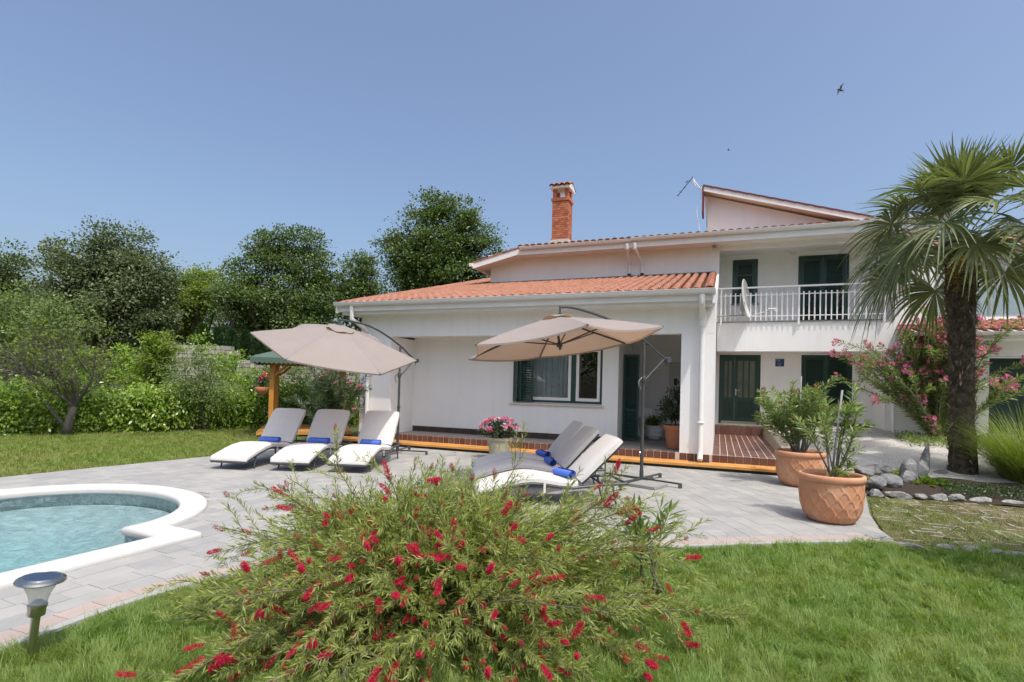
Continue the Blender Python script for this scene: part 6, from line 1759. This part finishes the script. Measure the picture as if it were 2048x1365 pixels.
def frond(az, el, age, seed):
    r = np.random.default_rng(seed); Lp = r.uniform(1.1, 1.45) * (1 - .25 * (el > 1.0)); d = np.array([math.cos(az) * math.cos(el + .25), math.sin(az) * math.cos(el + .25), math.sin(el + .25)])
    p = (PT_ - PB) + np.array([0, 0, r.uniform(-.25, .2)]); pts = [p]
    for i in range(7):
        d = unit(d + np.array([0, 0, -.09 - .03 * age])); p = p + d * Lp / 7; pts.append(p)
    mb = MB(); mb.tube([tuple(q) for q in pts], [.016 - .0012 * i for i in range(8)], 5)
    sd = unit(np.cross(d, np.array([0, 0, 1.]))); 
    nrm = np.cross(sd, d)
    tilt = .25 + .55 * age * r.uniform(.6, 1.2); f = unit(d * math.cos(tilt) - nrm * math.sin(tilt)); nn_ = np.cross(sd, f)
    roll = r.normal() * .25; s2 = sd * math.cos(roll) + nn_ * math.sin(roll); n2 = np.cross(s2, f)
    ns = 40; R0 = r.uniform(.88, 1.10)
    for k in range(ns):
        ph = math.radians(-142 + 284 * (k + .5) / ns); Lk = R0 * (.72 + .28 * math.cos(ph * .62)) * r.uniform(.84, 1.06)
        dk = unit(f * math.cos(ph) + s2 * math.sin(ph) + n2 * .16 + r.normal(size=3) * .045); sk_ = unit(np.cross(n2, dk)); dr_ = age * r.uniform(.35, 1.45)
        V = []
        for j in range(7):
            t = j / 6; q = pts[-1] + dk * (Lk * t); q = q + np.array([0, 0, -1.]) * (dr_ * Lk * .62 * max(0, t - .42) ** 1.6 * 2) - dk * (dr_ * Lk * .22 * max(0, t - .5) ** 2)
            wv = .5 * (.003 + .056 * min(t / .42, 1) * (1 if t < .45 else max(.04, 1 - (t - .45) / .57)))
            V += [tuple(q - sk_ * wv + n2 * wv * .5), tuple(q), tuple(q + sk_ * wv + n2 * wv * .5)]
        mb.add(V, [(3 * j + e, 3 * j + e + 1, 3 * j + e + 4, 3 * j + e + 3) for j in range(6) for e in (0, 1)])
    mb.build('frond', g_palm, palm)
golden = 2.39996
for i in range(38):
    u_ = i / 37; frond(i * golden + .4, math.radians(86 - 100 * u_ ** .9), min(.9, .05 + .85 * u_ ** 1.4), 200 + i)
m_infl = M('palm_flower', (.30, .22, .03), .8, .2, 30, rnd=.3)
for k, (az, z) in enumerate(((-.6, -.25), (-2.4, -.35), (-1.4, -.2))):
    n_ = 900; r = np.random.default_rng(k); t = r.random(n_); ax = np.array([math.cos(az), math.sin(az), 0])
    P = (PT_ - PB) + ax * .18 + np.array([0, 0, z]) + ax * (t * .42)[:, None] + np.array([0, 0, -1.]) * (t ** 2 * .55)[:, None] + r.normal(size=(n_, 3)) * (.03 + .10 * t)[:, None]
    link('inflorescence', leaf_mesh('inflorescence', P, rdir(n_), .035, .014), m_infl, palm)

# ------------------------------------------------------------------ ornamental grass, bed plants, rocks
N = 2300; rs = np.random.default_rng(14); a = rs.uniform(0, 6.28, N); rr = rs.random(N) ** .6 * .34
OG = np.array([9.35, 9.62, .05]); P = np.stack([np.cos(a) * rr, np.sin(a) * rr, np.zeros(N)], 1)
D = np.stack([np.cos(a) * (.25 + rr * .9), np.sin(a) * (.25 + rr * .9), np.ones(N)], 1) + rs.normal(size=(N, 3)) * .14
og = empty('ornamental_grass', OG, label='big fountain of ornamental grass right of the palm', cat='grass clump')
link('blades', blade_mesh('blades', P, D, rs.uniform(1.1, 2.1, N), .011, rs.uniform(.15, .62, N), 6), g_orn, og)
def rock(x, y, z, sx, sy, sz, m, label, seed, group, rz=0):
    bm = bmesh.new(); bmesh.ops.create_icosphere(bm, subdivisions=3, radius=1); r = np.random.default_rng(seed)
    pl_ = [(unit(r.normal(size=3)), r.uniform(.55, .9)) for _ in range(9)]
    for v in bm.verts:
        c = np.array(v.co)
        for (n0, d0) in pl_:
            e = c @ n0 - d0
            if e > 0: c = c - n0 * e * .92
        c = c * (1 + .05 * math.sin(c[0] * 7 + seed) * math.sin(c[2] * 9 + seed)) + r.normal(size=3) * .012
        v.co = Vector((c[0] * sx, c[1] * sy, c[2] * sz))
    me = bpy.data.meshes.new('rock'); bm.to_mesh(me); bm.free()
    return link('rock', me, m, loc=(x, y, z), rot=(r.normal() * .1, r.normal() * .1, rz), label=label, cat='rock', group=group)
x = 1.95; i = 0
while x < 7.6:
    w_ = random.uniform(.10, .19); p = H(x + w_, -1.60 + .10 * math.sin(x * 2) + .05 * (x - 2))
    rock(p.x, p.y, .01, w_ * 1.05, random.uniform(.08, .13), random.uniform(.045, .085), m_rockpale, 'weathered limestone block in the row edging the driveway grass', 300 + i, 'edging stones along the driveway', -TH + random.uniform(-.3, .3)); x += 2 * w_ + .015; i += 1
big = [(1738, 948, .24, .18, .13, 'grey flat rock just right of the half-shaded pot'), (1765, 945, .26, .2, .15, 'broad grey rock at the foot of the gravel, left part'), (1800, 948, .32, .2, .10, 'low flat slab of rock on the gravel edge'), (1790, 966, .2, .15, .15, 'dark rock below the flat slab in the bed'),
       (1826, 962, .2, .15, .15, 'dark rock in the bed behind the leafy plant'), (1824, 956, .15, .12, .30, 'rounded upright rock beside the pointed one'), (1850, 956, .13, .11, .31, 'pale blocky rock right of the rounded upright one'), (1856, 950, .10, .09, .50, 'tall pointed rock at the gravel edge'), (1885, 950, .18, .14, .08, 'small rock at the foot of the palm, left'), (1760, 968, .16, .12, .12, 'small dark rock nearest the sunlit pot in the bed')]
for k, (x_, y_, sx, sy, sz, lb) in enumerate(big):
    d_ = (EYE - .12) * 1072 / (y_ - 769 - .025 * (x_ - 1024)); q = px(x_, y_, d_); rock(q[0], q[1], .10 + sz * .35, sx, sy, sz, m_rock, lb, 400 + k, None, random.uniform(-.5, .5))
# kerb stones between driveway grass and lawn
for k, (x_, y_) in enumerate(((1765, 1072), (1793, 1082), (1822, 1088), (1850, 1093), (1905, 1092), (1950, 1096), (2000, 1101), (2045, 1106))):
    d_ = EYE * 1072 / (y_ - 769 - .025 * (x_ - 1024)); q = px(x_, y_, d_); rock(q[0], q[1], -.01, random.uniform(.09, .14), .07, .035, m_rockpale, 'flat pale stone in the strip between driveway grass and lawn', 500 + k, 'kerb stones at the lawn edge', random.uniform(-.5, .2))
def rosette(name, x_, y_, D_, n_, L_, W_, z, m, label, seed, spread=.1):
    q = px(x_, y_, D_); r = np.random.default_rng(seed); P = np.concatenate([r.normal(size=(n_, 2)) * spread, r.uniform(0, .04, (n_, 1))], 1); a = r.uniform(0, 6.28, n_); e = r.uniform(.2, 1.1, n_)
    o = empty(name, (q[0], q[1], z), label=label, cat='plant')
    link('leaves', leaf_mesh('leaves', P, np.stack([np.cos(a) * np.cos(e), np.sin(a) * np.cos(e), np.sin(e)], 1), r.uniform(.6, 1.2, n_) * L_, W_, .35, .5), m, o); return o
rosette('bed_plant', 1862, 975, 9.3, 130, .20, .055, .08, g_bed, 'bright yellow-green leafy plant among the bed rocks', 61, .16)
rosette('bed_plant', 1820, 945, 9.9, 60, .22, .05, .12, g_hedge, 'darker leafy plant behind the bright one in the bed', 62, .1)
rosette('agave', 1755, 962, 9.4, 22, .28, .03, .06, g_ole, 'small grey-green strappy plant beside the bed rocks', 63, .04)
rosette('weed', 1757, 1080, 5.75, 26, .12, .016, -.01, g_ole, 'dark weed tuft at the corner of the paving', 64, .03)
rosette('weed', 1912, 1062, 6.4, 16, .22, .008, -.01, g_oled, 'wiry weed growing in the driveway grass', 65, .02)
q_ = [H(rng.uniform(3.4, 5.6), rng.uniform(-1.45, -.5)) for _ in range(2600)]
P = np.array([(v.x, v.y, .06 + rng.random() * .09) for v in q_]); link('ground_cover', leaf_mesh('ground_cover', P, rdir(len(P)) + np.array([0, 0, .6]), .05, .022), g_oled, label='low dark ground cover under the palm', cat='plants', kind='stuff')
q_ = [H(rng.uniform(4.1, 7.5), rng.uniform(3.0, 4.3)) for _ in range(2600)]
P = np.array([(v.x, v.y, gz(v.x, v.y) + rng.random() * .16) for v in q_]); link('ground_cover', leaf_mesh('ground_cover2', P, rdir(len(P)) + np.array([0, 0, .6]), .09, .03), g_ole, label='green undergrowth at the foot of the pink oleander', cat='plants', kind='stuff')
yf = petal_cluster('yellow_flowers', 26, .16, .03, 99); m_yel = LEAF('yellow_petal', (.65, .45, .03), (.75, .6, .12), .3, .6, .2, (1, 1, .6))
q = px(1850, 893, 11.6); link('yellow_flowers', yf, m_yel, loc=(q[0], q[1], .20), label='patch of small yellow flowers by the pointed rock', cat='flowers')
